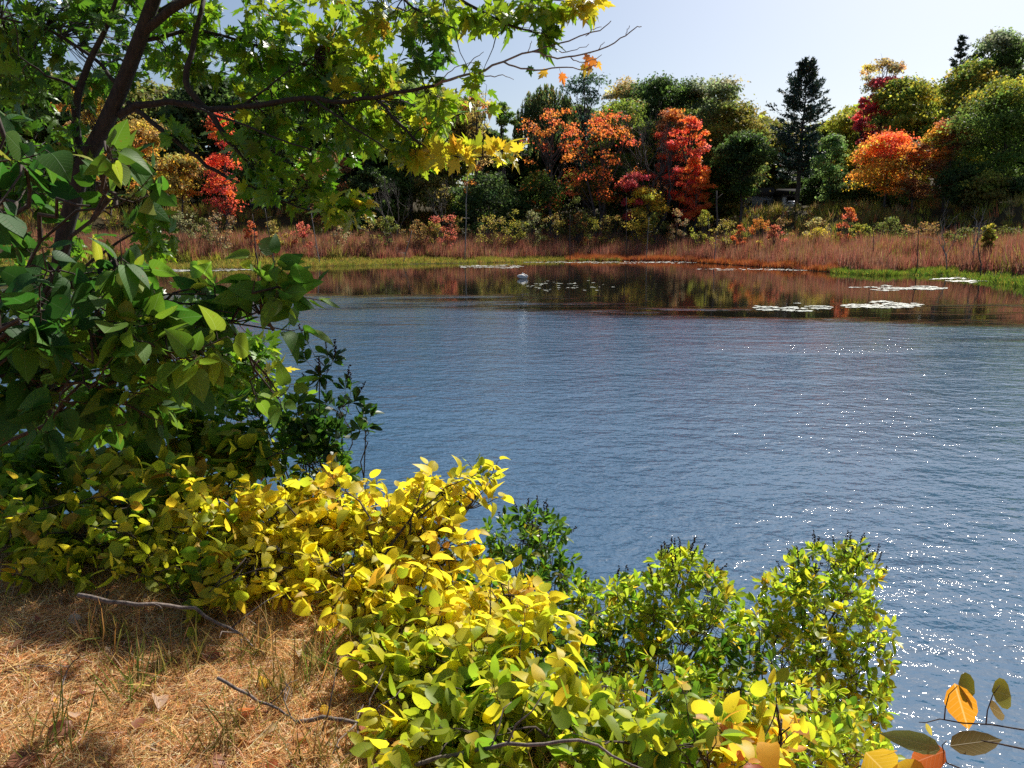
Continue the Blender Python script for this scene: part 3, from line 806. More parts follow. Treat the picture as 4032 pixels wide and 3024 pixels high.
shrubs = [
    ("grey-green shrub at the left end of the marsh below the amber oak", 395, 452, 34, 108, 'grey'),
    ("pinkish grey airy shrub right of the left-most grey-green one", 470, 452, 38, 107, 'pinkgrey'),
    ("dark green shrub under the narrow red maple", 440, 470, 26, 110, 'dark'),
    ("small vermilion shrub below the end of the maple's lower limb", 540, 476, 14, 110, 'red'),
    ("tawny yellow shrub among grey stems under the lower maple limb", 590, 470, 30, 108, 'marsh'),
    ("crimson low shrub behind thin grey stems left of centre", 655, 476, 26, 112, 'pink'),
    ("dull mauve shrub behind the reddish marsh, under the yellow leaves", 725, 470, 34, 110, 'pinkgrey'),
    ("upright olive shrub just left of the bare dark spreading tree", 800, 455, 30, 110, 'marsh'),
    ("round green shrub in front of the bare dark spreading tree", 838, 462, 26, 109, 'green'),
    ("grey-brown twiggy shrub behind the curved white stick", 900, 475, 32, 108, 'brown'),
    ("raspberry-red shrub between bare trees left of the tall grey pole", 960, 448, 34, 113, 'pink'),
    ("olive-yellow shrub at the foot of the raspberry-red one", 935, 478, 26, 109, 'marsh'),
    ("yellow-olive willow shrub right of the tall grey pole", 1060, 462, 42, 112, 'marsh'),
    ("tall lime-yellow shrub beneath the slim tapering tree", 1110, 450, 34, 114, 'yg'),
    ("green-grey shrub at the foot of the willow", 1150, 455, 32, 118, 'grey'),
    ("olive shrub at the foot of the sparse orange maple", 1200, 462, 34, 119, 'marsh'),
    ("russet shrub between the orange maple and the red vase-shaped one", 1250, 458, 24, 121, 'rust'),
    ("sunny yellow-green shrub left of the red maple's forked stems", 1275, 470, 36, 118, 'yg'),
    ("tawny shrub at the foot of the red maple's forked stems", 1325, 462, 36, 121, 'marsh'),
    ("dark green shrub behind the red maple's forked stems", 1245, 420, 34, 128, 'dark'),
    ("golden shrub under the small butter-yellow tree", 1385, 455, 36, 120, 'yellow'),
    ("green leafy shrub at the foot of the bare many-stemmed tree", 1420, 458, 32, 122, 'bright'),
    ("dusty pink shrub under the brightest red maple", 1465, 452, 30, 121, 'pinkgrey'),
    ("golden-green shrub right under the brightest red maple", 1520, 452, 26, 121, 'yg'),
    ("yellow-brown shrub at the foot of the broken grey stump", 1570, 472, 36, 112, 'marsh'),
    ("small scarlet shrub left of the parked car's bank", 1600, 484, 16, 110, 'red'),
    ("lime-yellow sunlit bush beside the parked car", 1655, 436, 30, 138, 'yg'),
    ("orange and russet shrub on the slope below the parked car", 1640, 470, 30, 122, 'orange'),
    ("brown mounded shrub below the car, left of the pine trunk", 1690, 468, 28, 120, 'brown'),
    ("scarlet-pink low shrub at the marsh edge below the car", 1675, 485, 26, 112, 'pink'),
    ("straw-coloured seedy shrub right of the white pine's foot", 1765, 468, 30, 114, 'paletan'),
    ("gold shrub in the marsh under the straw-coloured one", 1770, 490, 34, 108, 'yellow'),
    ("coral-red round shrub left of the orange maple's foot", 1833, 445, 24, 108, 'red'),
    ("dark shrub right of the slender young poplar's foot", 1845, 478, 26, 112, 'dark'),
    ("green-yellow shrub under the coral-red one", 1862, 478, 24, 104, 'yg'),
    ("dark undergrowth shrub at the foot of the orange maple", 1925, 470, 40, 104, 'dark'),
    ("shaded shrub below the dusky red-brown tree", 2000, 475, 40, 100, 'brown'),
    ("low shaded shrub left of the pale bare leaning tree", 2080, 485, 40, 92, 'dark'),
    ("low shaded shrub at the right edge under the big dark tree", 2180, 490, 50, 88, 'dark'),
    ("yellow-leaved sapling in the marsh at far right", 2140, 478, 14, 80, 'yg'),
    ("golden tuft of leaves among the red sedge", 1640, 520, 12, 98, 'yellow'),
]
for s in shrubs:
    far_shrub(*s)

# ------------------------------------------------------------------ dead poles and snags
snag("tall grey dead pole standing in front of the dark evergreens", 1003, 505, 1010, 374, 128, .10, 5, bark=M_SNAG)
snag("thin dark pole rising from the reddish marsh to the waterline", 1232, 550, 1231, 462, 121, .07, 1)
snag("thin dark pole below the small butter-yellow tree", 1354, 512, 1353, 425, 140, .07, 0)
snag("broken thick grey stump right of the brightest red maple", 1552, 505, 1548, 412, 140, .18, 3)
snag("slanting broken stub left of the thick grey stump", 1536, 500, 1530, 470, 136, .12, 0)
snag("short pale forked stick in the marsh under the thick stump", 1545, 530, 1547, 508, 106, .07, 1, bark=M_SNAG)
snag("pale stick under the bare many-stemmed tree", 1398, 512, 1402, 470, 112, .06, 2, bark=M_SNAG)
snag("thin grey stem below the vermilion shrub", 552, 500, 545, 462, 106, .09, 2)
snag("leaning grey stem under the lower maple limb", 590, 505, 572, 450, 106, .09, 2)
snag("pale leaning stem under the lower maple limb's tip", 688, 505, 672, 455, 106, .08, 1, bark=M_SNAG)
snag("curved white stick lying up out of the marsh left of the tall grey pole", 868, 512, 890, 498, 104, .07, 2, bark=M_SNAG)
snag("leaning dark stick in the marsh at far right", 2128, 540, 2112, 505, 78, .07, 0)
snag("short dark post in the marsh right of the red sedge", 1888, 540, 1887, 500, 97, .06, 1)
snag("upright thin post below the slim grey bare tree", 1985, 530, 1985, 490, 88, .06, 0)

# ------------------------------------------------------------------ marsh belts (stuff)
def reed_start(az):
    return np.interp(np.tan(az) * F, [(u * U - 2016) for u in (250, 900, 1250, 1500, 1900, 2060, 2212)], [12, 8.5, 5.5, 2.5, 2.5, 6, 9])

def belt(n, s0, s1, azlo, azhi):
    az = rng.uniform(azlo, azhi, n); s = rng.uniform(s0, s1, n) if np.isscalar(s0) else None
    r = shore_r(az) + s
    return np.sin(az) * r, np.cos(az) * r, az, s

def marsh_mesh(name, n, s0, s1, az, hgt, wid, pal, label, cat, spread=.25, dens=None, per=6, tmpl=BLADE, mat=None, far_low=1.0):
    x, y, a, s = belt(n, s0, s1, R(az[0]), R(az[1]))
    if dens is not None:
        k = rng.random(n) < dens(x, y, a, s); x, y, a, s = x[k], y[k], a[k], s[k]
    n = len(x)
    z = np.maximum(ground_z(x, y), .0)
    clump = .78 + .42 * wob(x, y, .55, 3.0) + .25 * wob(x, y, 2.1, 1.0)
    pal_i = pick(PAL[pal] if isinstance(pal, str) else pal, n, .2)
    X = np.repeat(np.c_[x, y, z], per, 0) + np.c_[rng.normal(0, .22, (n * per, 2)), np.zeros(n * per)]
    tip = unit(np.c_[rng.normal(0, spread, (n * per, 2)), np.ones(n * per)])
    ang = rng.random(n * per) * 6.28
    nr = np.c_[np.cos(ang), np.sin(ang), np.zeros(n * per)]
    size = np.repeat(hgt * np.clip(clump, .35, 1.3), per) * rng.uniform(.55, 1.15, n * per)
    col = np.repeat(pal_i, per, 0) * rng.uniform(.75, 1.25, (n * per, 1))
    o = leaf_mesh(name, tmpl, X, tip, nr, size, np.clip(col, .004, .8), mat or M_DRY, None, width=wid / size, fold=.1, curl=.12)
    set_props(o, label, cat, None, "stuff")

R1, R2, R3 = (.31, .105, .085), (.35, .15, .10), (.27, .15, .12)
marsh_mesh("marsh_grass", 30000, 2.0, 32, (-33, 37), 2.9, .085, [(4, R1), (4, R2), (3, R3), (.8, OLV)],
           "reddish brown marsh grass and reeds in a belt along the far shore", "marsh grass", .16, lambda x, y, a, s: (.75 + .35 * wob(x, y, .35, 6)) * (s > reed_start(a) + 1.5 * wob(x, y, .5, 2)) * (s < reed_start(a) + 19))
marsh_mesh("marsh_herbs", 19000, 9, 62, (-33, 37), 2.3, .14, [(3, OLV), (3, YG), (1, TAN), (1, RUST)],
           "olive and yellow herbs mingled behind the reddish marsh grass", "marsh herbs", .3, lambda x, y, a, s: .5 + .6 * wob(x, y, .3, 1), per=7)
marsh_mesh("rust_sedge", 9000, .3, 9, (4, 23), 1.1, .07, [(4, (.36, .10, .035)), (3, (.42, .15, .05)), (1, R1)],
           "low rust-orange sedge on the point at right of centre", "sedge", .3, lambda x, y, a, s: .95 - .4 * (s > 6), per=6)
marsh_mesh("pickerelweed", 20000, -2.5, 13, (-34, 8), .75, .2, [(4, (.24, .25, .035)), (4, (.38, .29, .07)), (1.5, (.11, .19, .03)), (1, (.3, .16, .06))],
           "low yellow-green water plants edging the far left shore", "water plants", .5, lambda x, y, a, s: (.7 + .5 * wob(x * .5, y * 1.6, .8, 2)) * (s < reed_start(a) + .8) * (s > -1 + wob(x, y, .4, 1)), per=5, tmpl=NEEDLE)
marsh_mesh("water_plants", 6500, -1.8, 8, (22.5, 37), .75, .2, [(4, (.17, .26, .03)), (2, (.30, .26, .05)), (2, (.08, .16, .03))],
           "bright green water plants edging the right-hand shore", "water plants", .5, lambda x, y, a, s: .6 + .45 * wob(x * .5, y * 1.6, .8, 4) - .06 * np.abs(s), per=5, tmpl=NEEDLE)

# ------------------------------------------------------------------ lily pads (waxy; glare painted into the pale pad colour)
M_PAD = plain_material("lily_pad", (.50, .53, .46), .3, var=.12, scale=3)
M_SCUM = plain_material("pale_scum", (.55, .55, .50), .45, var=.2, scale=2)

def pads(name, label, cu, cv, hu, hv, n, r=.22, mat=None, cat="lily pads"):
    c = at_z(cu, cv, 0)
    V, FF, FL = [], [], []
    k = 9
    a = np.linspace(.25, 2 * math.pi - .25, k)
    for i in range(n):
        t = rng.random() * 6.28; q = math.sqrt(rng.random())
        u = cu + hu * q * math.cos(t); v = cv + hv * q * math.sin(t) * (1 + .3 * math.sin(u * .07))
        p = at_z(u, v, 0)
        if wob(p[0] * .5, p[1] * 1.5, 1.1, 5.0) < -.05: continue
        rr = r * rng.uniform(.5, 1.5); ph = rng.random() * 6.28; tl = rng.normal(0, .05, 2)
        dx = rr * np.cos(a + ph); dy = rr * np.sin(a + ph)
        ring = np.c_[p[0] + dx, p[1] + dy, .012 + np.abs(dx * tl[0] + dy * tl[1]) + rng.uniform(0, .006)]
        m0 = len(V) * (k + 1)
        V.append(np.concatenate([[[p[0], p[1], .012]], ring]))
        for j in range(k - 1):
            FF += [m0, m0 + 1 + j, m0 + 2 + j]; FL.append(3)
    V = np.concatenate(V)
    o = build(name, V, FF, FL, mat or M_PAD, origin=(c[0], c[1], 0))
    set_props(o, label, cat, None, "stuff")

pads("lily_pads", "glaring white sheet of lily pads nearest the right shore", 1935, 623, 108, 4.6, 620, .2)
pads("lily_pads", "glaring lily pads in the left of the two lower patches", 1712, 665, 84, 8, 300, .16)
pads("lily_pads", "glaring lily pads in the right of the two lower patches", 1905, 660, 86, 8, 300, .16)
pads("floating_scum", "pale strip of floating weed along the left shore edge", 420, 582, 140, 4, 900, .3, M_SCUM, "floating weed")
pads("floating_scum", "pale floating weed beyond the swan near the shore", 1060, 576, 70, 3.2, 420, .25, M_SCUM, "floating weed")
pads("floating_scum", "thin pale scum line along the shore behind the swan", 1340, 567, 210, 1.8, 500, .25, M_SCUM, "floating weed")
pads("floating_scum", "pale scum line along the rust sedge shore", 1690, 582, 190, 2.0, 300, .2, M_SCUM, "floating weed")
pads("floating_scum", "pale floating weed by the right-hand water plants", 2100, 604, 90, 6, 320, .22, M_SCUM, "floating weed")
pads("lily_pads", "sparse specks of floating leaves right of the swan", 1230, 618, 120, 10, 90, .14)

# ------------------------------------------------------------------ swan
def make_swan():
    c = at_z(1129, 602, 0)
    t = thing("swan", (c[0], c[1], 0), "white swan resting on the pond with its neck folded back", "swan")
    me = bpy.data.meshes.new("body")
    me.from_pydata([(0, 0, .0)], [], [])
    M_SW = plain_material("swan_feathers", (.78, .77, .74), .6, var=.04)
    M_BILL = plain_material("swan_bill", (.45, .12, .03), .5)
    # body: lofted sections along x (tail left, breast right), then neck arching back
    acc = Acc()
    secs = [(-.72, .34, .02), (-.60, .27, .07), (-.42, .20, .17), (-.15, .20, .25), (.12, .19, .27), (.36, .17, .22), (.52, .13, .13), (.58, .10, .04)]
    k = 14; a = np.linspace(0, 2 * math.pi, k, endpoint=False)
    V = []
    for x, z, r in secs:
        for q in a:
            zz = z + r * 1.0 * math.sin(q)
            V.append((x, r * 1.05 * math.cos(q), max(-.1, zz)))
    Fc = []
    for i in range(len(secs) - 1):
        for j in range(k):
            Fc.append((i * k + j, i * k + (j + 1) % k, (i + 1) * k + (j + 1) % k, (i + 1) * k + j))
    Fc.append(tuple(range(k))[::-1]); Fc.append(tuple((len(secs) - 1) * k + j for j in range(k)))
    V = np.array(V) + c
    acc.add(V, Fc)
    neck = np.array([(.50, 0, .14), (.60, 0, .24), (.58, 0, .34), (.46, 0, .42), (.30, 0, .50), (.14, .0, .58), (.02, .02, .64), (-.06, .03, .62), (-.12, .04, .54)])
    acc.tube(neck + c, [.10, .085, .075, .066, .062, .066, .085, .075, .04], 10)
    acc.build("body", M_SW, t)
    for s in (-1, 1):
        w = Acc(); V = []
        for x, z, hh in [(-.66, .40, .02), (-.45, .38, .10), (-.15, .36, .16), (.15, .33, .15), (.36, .26, .05)]:
            for q in np.linspace(0, 2 * math.pi, 8, endpoint=False):
                V.append((x, s * (.21 if abs(x) < .4 else .12) + .07 * math.cos(q), z + hh * math.sin(q)))
        Fw = [(i * 8 + j, i * 8 + (j + 1) % 8, (i + 1) * 8 + (j + 1) % 8, (i + 1) * 8 + j) for i in range(4) for j in range(8)]
        Fw += [tuple(range(8))[::-1], tuple(32 + j for j in range(8))]
        w.add(np.array(V) + c, Fw)
        w.build("wing", M_SW, t)
    b = Acc(); b.tube(np.array([(-.10, .04, .56), (-.14, .05, .50), (-.16, .06, .44)]) + c, [.035, .026, .012], 7)
    b.build("bill", M_BILL, t)
    t.scale = (.84, .84, .84)
make_swan()

# ------------------------------------------------------------------ the house bank: garage, house, car, wall
def make_car():
    Y = 141.0 + BACK
    p = at(1712, 452, Y); x0, zg = p[0], gz(p[0], Y)
    t = thing("parked_car", (x0, Y, zg), "silver car parked nose-out in front of the dark garage", "car")
    t.rotation_euler = (0, 0, R(10))
    paint = plain_material("silver_paint", (.60, .64, .72), .3, .1, .6, .03)
    glass = plain_material("dark_glass", (.02, .03, .06), .05)
    dark = plain_material("dark_trim", (.012, .012, .013), .6)
    chrome = plain_material("headlight_glass", (.75, .77, .8), .12, .3)
    plate = plain_material("white_plate", (.7, .7, .7), .5)
    def loft(secs, name, mat, par=None, ring=None):
        """sections across the width at y stations; each: y, list of (x, z)"""
        V = []; k = len(secs[0][1])
        for y, pr in secs:
            for x, z in pr: V.append((x, y, z))
        Fc = [(i * k + j, i * k + (j + 1) % k, (i + 1) * k + (j + 1) % k, (i + 1) * k + j) for i in range(len(secs) - 1) for j in range(k)]
        Fc += [tuple(range(k))[::-1], tuple((len(secs) - 1) * k + j for j in range(k))]
        a = Acc(); a.add(np.array(V), Fc)
        me = a.build(name, mat, None)
        me.parent = par or t
        return me
    def sec(y, w, z0, z1, r=.12):
        return (y, [(-w, z0 + r), (-w + r * .6, z0), (w - r * .6, z0), (w, z0 + r), (w, z1 - r), (w - r, z1), (-w + r, z1), (-w, z1 - r)])
    loft([sec(-2.25, .72, .38, .80), sec(-2.1, .86, .28, .92), sec(-1.2, .92, .26, 1.04), sec(.6, .93, .26, 1.06), sec(2.0, .90, .28, 1.06), sec(2.25, .78, .4, .95)], "body", paint)
    cab = loft([sec(-1.15, .80, 1.0, 1.08, .03), sec(-.45, .70, 1.0, 1.62, .1), sec(.9, .70, 1.0, 1.68, .1), sec(1.9, .76, 1.0, 1.12, .03)], "cabin", paint)
    def quad(name, pts, mat, par=None):
        o = build(name, pts, list(range(len(pts))), [len(pts)], mat); o.parent = par or t
        sol = o.modifiers.new("thick", 'SOLIDIFY'); sol.thickness = .012; sol.offset = 0
        return o
    quad("windshield", [(-.70, -1.13, 1.10), (.70, -1.13, 1.10), (.60, -.50, 1.58), (-.60, -.50, 1.58)], glass)
    for s in (-1, 1):
        quad("side_window", [(s * .80, -.85, 1.14), (s * .795, 1.2, 1.14), (s * .72, .85, 1.56), (s * .72, -.35, 1.55)], glass)
        h = Acc(); h.box((s * .62, -2.17, .76), (.30, .10, .16)); o = h.build("headlight", chrome, None, False); o.parent = t
        m = Acc(); m.box((s * 1.02, -.75, 1.12), (.20, .12, .15)); o = m.build("mirror", paint, None, False); o.parent = t
        for wy in (-1.4, 1.4):
            w = Acc(); w.tube([(s * .72, wy, .33), (s * .95, wy, .33)], [.33, .33], 20); o = w.build("wheel", dark, None); o.parent = t
            rm = Acc(); rm.tube([(s * .93, wy, .33), (s * .965, wy, .33)], [.20, .18], 14)
            r = rm.build("rim", chrome, None); r.parent = o
    g = Acc(); g.box((0, -2.24, .62), (.80, .06, .20)); o = g.build("grille", dark, None, False); o.parent = t
    g = Acc(); g.box((0, -2.27, .44), (.34, .04, .13)); o = g.build("number_plate", plate, None, False); o.parent = t
make_car()

def make_garage():
    Y = 147.0 + BACK
    p = at(1716, 452, Y); x0 = p[0]; zg = gz(x0, Y) - .3
    t = thing("garage", (x0, Y, zg), "dark open garage behind the silver car with one pale door leaf", "garage")
    wall = plain_material("garage_wall", (.05, .05, .055), .8); roofm = plain_material("shingle_roof", (.022, .021, .021), 1.0); doorm = plain_material("pale_door", (.48, .50, .53), .6)
    def part(name, boxes, m, par=None):
        a = Acc()
        for c, s in boxes: a.box(np.array([x0, Y, zg]) + np.array(c), s)
        o = a.build(name, m, t, False)
        return o
    part("wall", [((-3.1, 2.5, 1.5), (.2, 5, 3)), ((3.1, 2.5, 1.5), (.2, 5, 3)), ((0, 5.1, 1.5), (6.4, .2, 3)), ((0, .02, 2.8), (6.0, .16, .5))], wall)
    a = Acc(); b = np.array([x0, Y, zg])
    V = np.array([(-3.6, -.5, 3.0), (3.6, -.5, 3.0), (3.6, 5.6, 3.0), (-3.6, 5.6, 3.0), (-3.6, 2.5, 4.5), (3.6, 2.5, 4.5)]) + b
    a.add(V, [(3, 2, 1, 0), (0, 1, 5, 4), (2, 3, 4, 5), (0, 4, 3), (1, 2, 5)])
    a.build("roof", roofm, t, False)
    part("door", [((-2.5, -.1, 1.35), (.9, .08, 2.5))], doorm)
make_garage()

def make_house():
    Y = 152.0 + BACK
    p = at(1640, 440, Y); x0 = p[0]; zg = gz(x0, Y) - .3
    t = thing("house", (x0, Y, zg), "grey house wall half hidden behind the lime-yellow bush", "house")
    wall = plain_material("grey_siding", (.28, .31, .34), .8); roofm = plain_material("house_roof", (.05, .045, .045), .9); glass = plain_material("window_glass", (.03, .04, .05), .08); fr = plain_material("white_frame", (.7, .7, .7), .5)
    b = np.array([x0, Y, zg])
    a = Acc(); a.box(b + [0, 4, 1.7], (8, 8, 3.4)); a.build("wall", wall, t, False)
    a = Acc(); V = np.array([(-4.5, -.5, 3.4), (4.5, -.5, 3.4), (4.5, 8.5, 3.4), (-4.5, 8.5, 3.4), (-4.5, 4, 5.6), (4.5, 4, 5.6)]) + b
    a.add(V, [(3, 2, 1, 0), (0, 1, 5, 4), (2, 3, 4, 5), (0, 4, 3), (1, 2, 5)]); a.build("roof", roofm, t, False)
    for q in (-2.2, 1.4):
        a = Acc(); a.box(b + [q, -.03, 1.9], (1.1, .1, 1.3)); w = a.build("window", fr, t, False)
        a = Acc(); a.box(b + [q, -.09, 1.9], (.9, .04, 1.1)); o = a.build("pane", glass, None, False); o.parent = w; 
        o.data.transform(__import__('mathutils').Matrix.Translation(-Vector([float(k) for k in b])))
make_house()

def retaining_wall():
    W = 134 + BACK
    a = at(1602, 461, W); b = at(1732, 470, W)
    acc = Acc()
    n = 12
    for i in range(n):
        f = (i + .5) / n
        x = a[0] + (b[0] - a[0]) * f
        z = gz(x, W)
        acc.box((x, W + rng.normal(0, .04), z + .35), ((b[0] - a[0]) / n * .97, .4, .9 + rng.normal(0, .05)), rng.normal(0, .02))
    o = acc.build("retaining_wall", plain_material("tan_stone", (.42, .33, .2), .9, var=.35, scale=4), None, False, origin=(a[0], W, gz(a[0], W)))
    set_props(o, "low tan stone wall along the bank below the parked car", "wall")
retaining_wall()

# ------------------------------------------------------------------ near plants: generic leafy sprays
UP = np.array([0, 0, 1.0])

class Leaves:
    def __init__(self): self.p = []; self.t = []; self.n = []; self.s = []; self.c = []
    def add(self, p, t, n, s, c):
        self.p.append(p); self.t.append(t); self.n.append(n); self.s.append(s); self.c.append(c)
    def mesh(self, name, tmpl, mat, parent, **kw):
        if not self.p: return
        return leaf_mesh(name, tmpl, np.array(self.p), np.array(self.t), np.array(self.n), np.array(self.s), np.array(self.c), mat, parent, width=rng.uniform(.64, 1.06, len(self.p)), **kw)

def spray(acc, lv, start, end, n, size, pal, r=.0035, droop=.0, up=.6, sunny=.3, petiole=.25, whorl=False, jit=.18, last=True):
    """a twig from start to end with n leaves along its outer part"""
    start = np.asarray(start, float); end = np.asarray(end, float)
    L = np.linalg.norm(end - start) + 1e-6
    P = bend(start, end, -.06 * L if droop else .05 * L, 6, .025 * L)
    acc.tube(P, [r, r * .75, r * .4], 4, cap=False)
    d = unit(P[-1] - P[-3])
    cols = pick(pal, n, jit)
    base = pick(pal, 1, .08)[0]
    for i in range(n):
        f = 1.0 if (last and i == 0) else (rng.uniform(.35, 1.0) if not whorl else rng.uniform(.82, 1.0))
        k = f * 5; j = int(min(4, k)); p = P[j] + (P[j + 1] - P[j]) * (k - j)
        out = rand_dir(1)[0]; out = unit(out - d * np.dot(out, d))
        tip = unit(d * (.35 + .6 * (f > .97)) + out * .9 - UP * droop)
        nrm = unit(UP * up + SUN_DIR * sunny + rng.normal(0, .55, 3))
        s = size * rng.uniform(.5, 1.3)
        q = p + tip * s * petiole
        if petiole > .15:
            acc.tube([p, q], [r * .35, r * .3], 3, cap=False)
        lv.add(q, tip, nrm, s, cols[i] * .65 + base * .35)

TILT = 0.0     # how fast a canopy recedes from the camera going up the bank

def ell(u, v, ru, rv, Y, dY):
    t = rng.random() * 6.283; q = rng.random() ** .5
    return at(u + ru * q * math.cos(t), v + rv * q * math.sin(t), Y + rng.uniform(-dY, dY) - TILT * rv * q * math.sin(t))

def shrub(name, label, cat, group, root, blobs, tmpl, mat, size, pal, per=7, tw=.22, droop=.15, up=.6, sunny=.3, petiole=.2, whorl=False,
          stem_r=.012, foliage="foliage", spikes=0, bark=None, fold=.2, curl=.3, blade=False, min_clear=.03, smooth_shade=True, arcs=0, leader=False):
    """root: (x, y); blobs: (u, v, ru, rv, Y, dY, sprays[, palette])"""
    x, y = root; b = np.array([x, y, gz(x, y) - .04])
    t = thing(name, b, label, cat, group)
    acc, lv, sd = Acc(), Leaves(), Acc()
    tops = []; first = None
    for bl in blobs:
        u, v, ru, rv, Y, dY, n = bl[:7]; p_ = bl[7] if len(bl) > 7 else pal
        c = at(u, v + rv * .35, Y)
        foot = b + rng.normal(0, .06, 3) * [1, 1, 0] if (not leader or first is None) else first[int(rng.integers(4, 8))]
        hub = bend(foot, c, .12 * np.linalg.norm(c - b) * rng.uniform(0, 1), 8, .02)
        sr = stem_r if first is None or not leader else stem_r * .55
        acc.tube(hub, [sr, sr * .7, sr * .4], 6, cap=False)
        if first is None: first = hub
        # a few secondary stems per blob, sprays hang on them
        secs = [hub]
        for k in range(max(2, n // 7)):
            e = ell(u, v, ru * .85, rv * .8, Y, dY)
            s0 = hub[int(rng.integers(3, 8))]
            q = bend(s0, e, .05, 6, .02); acc.tube(q, [stem_r * .5, stem_r * .36, stem_r * .2], 5, cap=False); secs.append(q)
        allp = np.concatenate(secs)
        for k in range(n):
            e = ell(u, v, ru, rv, Y, dY)
            g = gz(e[0], e[1])
            if e[2] < g + min_clear: e[2] = g + min_clear + rng.random() * .1
            s0 = allp[int(np.argmin(np.linalg.norm(allp - e, axis=1) + .25 * rng.random(len(allp))))]
            dd = e - s0; L = np.linalg.norm(dd)
            if L > tw * 1.6:
                mid = e - dd / L * tw
                acc.tube(bend(s0, mid, .04 * L, 4, .01), [stem_r * .28, stem_r * .22], 4, cap=False)
                s0 = mid
            elif L < tw * .5:
                e = s0 + unit(dd + rng.normal(0, .1, 3) + UP * .1) * tw * .7
            spray(acc, lv, s0, e, max(2, int(per * rng.uniform(.7, 1.3))), size, p_, stem_r * .22, droop, up, sunny, petiole, whorl)
            tops.append((e[2], e, unit(e - s0)))
    for k in range(arcs):
        bl = blobs[int(rng.integers(len(blobs)))]
        e = at(bl[0] + rng.normal(0, .5) * bl[2], bl[1] - bl[3] * rng.uniform(.2, .9), bl[4] - rng.uniform(.05, .22))
        q = bend(b + rng.normal(0, .12, 3) * [1, 1, 0], e, .16 * np.linalg.norm(e - b), 9, .012)
        acc.tube(q, [.0075, .006, .0045, .0022], 6, cap=False)
        for m in range(3):
            i = int(rng.integers(4, 8)); d = unit(rng.normal(0, 1, 3) + UP * .5 + (q[i + 1] - q[i]) * 4)
            spray(acc, lv, q[i], q[i] + d * rng.uniform(.1, .22), int(rng.integers(3, 7)), size, pal, .002, droop, up, sunny, petiole, whorl)
    acc.build("stems", bark or M_TWIG, t)
    lv.mesh(foliage, tmpl, mat, t, fold=fold, curl=curl, blade=blade, smooth_shade=smooth_shade)
    if spikes:
        tops.sort(key=lambda q: -q[0])
        for z, e, d in tops[:spikes]:
            dd = unit(d * .4 + UP + rng.normal(0, .22, 3)); L = rng.uniform(.05, .11)
            P = bend(e, e + dd * (L + .03), 0, 5, .003); sd = Acc()
            sd.tube(P, [.0018, .0016], 3, cap=False)
            for q in np.linspace(.3, 1, 12):
                o = P[0] + (P[-1] - P[0]) * q + rng.normal(0, .0035, 3)
                sd.tube([o, o + unit(rng.normal(0, 1, 3)) * .009], [.0042, .0032], 5)
            sd.build("seed_spike", M_SEED, t)
    return t

# palettes of the near plants
G1, G2, G3, G4 = (.045, .11, .012), (.085, .18, .016), (.16, .27, .02), (.26, .33, .02)
Y1, Y2, Y3 = (.58, .51, .03), (.70, .56, .035), (.66, .38, .04)
P_YEL = [(5, Y1), (4, Y2), (.6, Y3), (2.5, (.36, .40, .028)), (.35, (.40, .13, .03))]
P_YELG = [(4, (.34, .36, .025)), (3, Y1), (1, Y2), (3, G4), (1.5, G3), (.25, Y3)]
P_LOW = [(4, G3), (4, (.24, .32, .025)), (2, Y1), (2, G2), (.4, Y3)]
P_LEFT = [(3, G3), (3, G4), (2.5, Y1), (1.5, G2), (.6, Y3), (.3, (.42, .16, .03))]
P_GRN = [(3, G2), (3, G3), (1, G4)]
P_PEP = [(4, (.23, .35, .026)), (4, (.38, .44, .035)), (2, G2), (.9, Y1), (.5, Y3)]
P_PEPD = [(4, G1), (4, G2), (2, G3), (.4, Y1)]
P_DARK = [(4, (.02, .055, .012)), (3, G1)]
P_FALL = [(3, Y2), (2, Y3), (2, (.34, .36, .025)), (1.6, (.50, .17, .03)), (.8, (.32, .10, .04))]

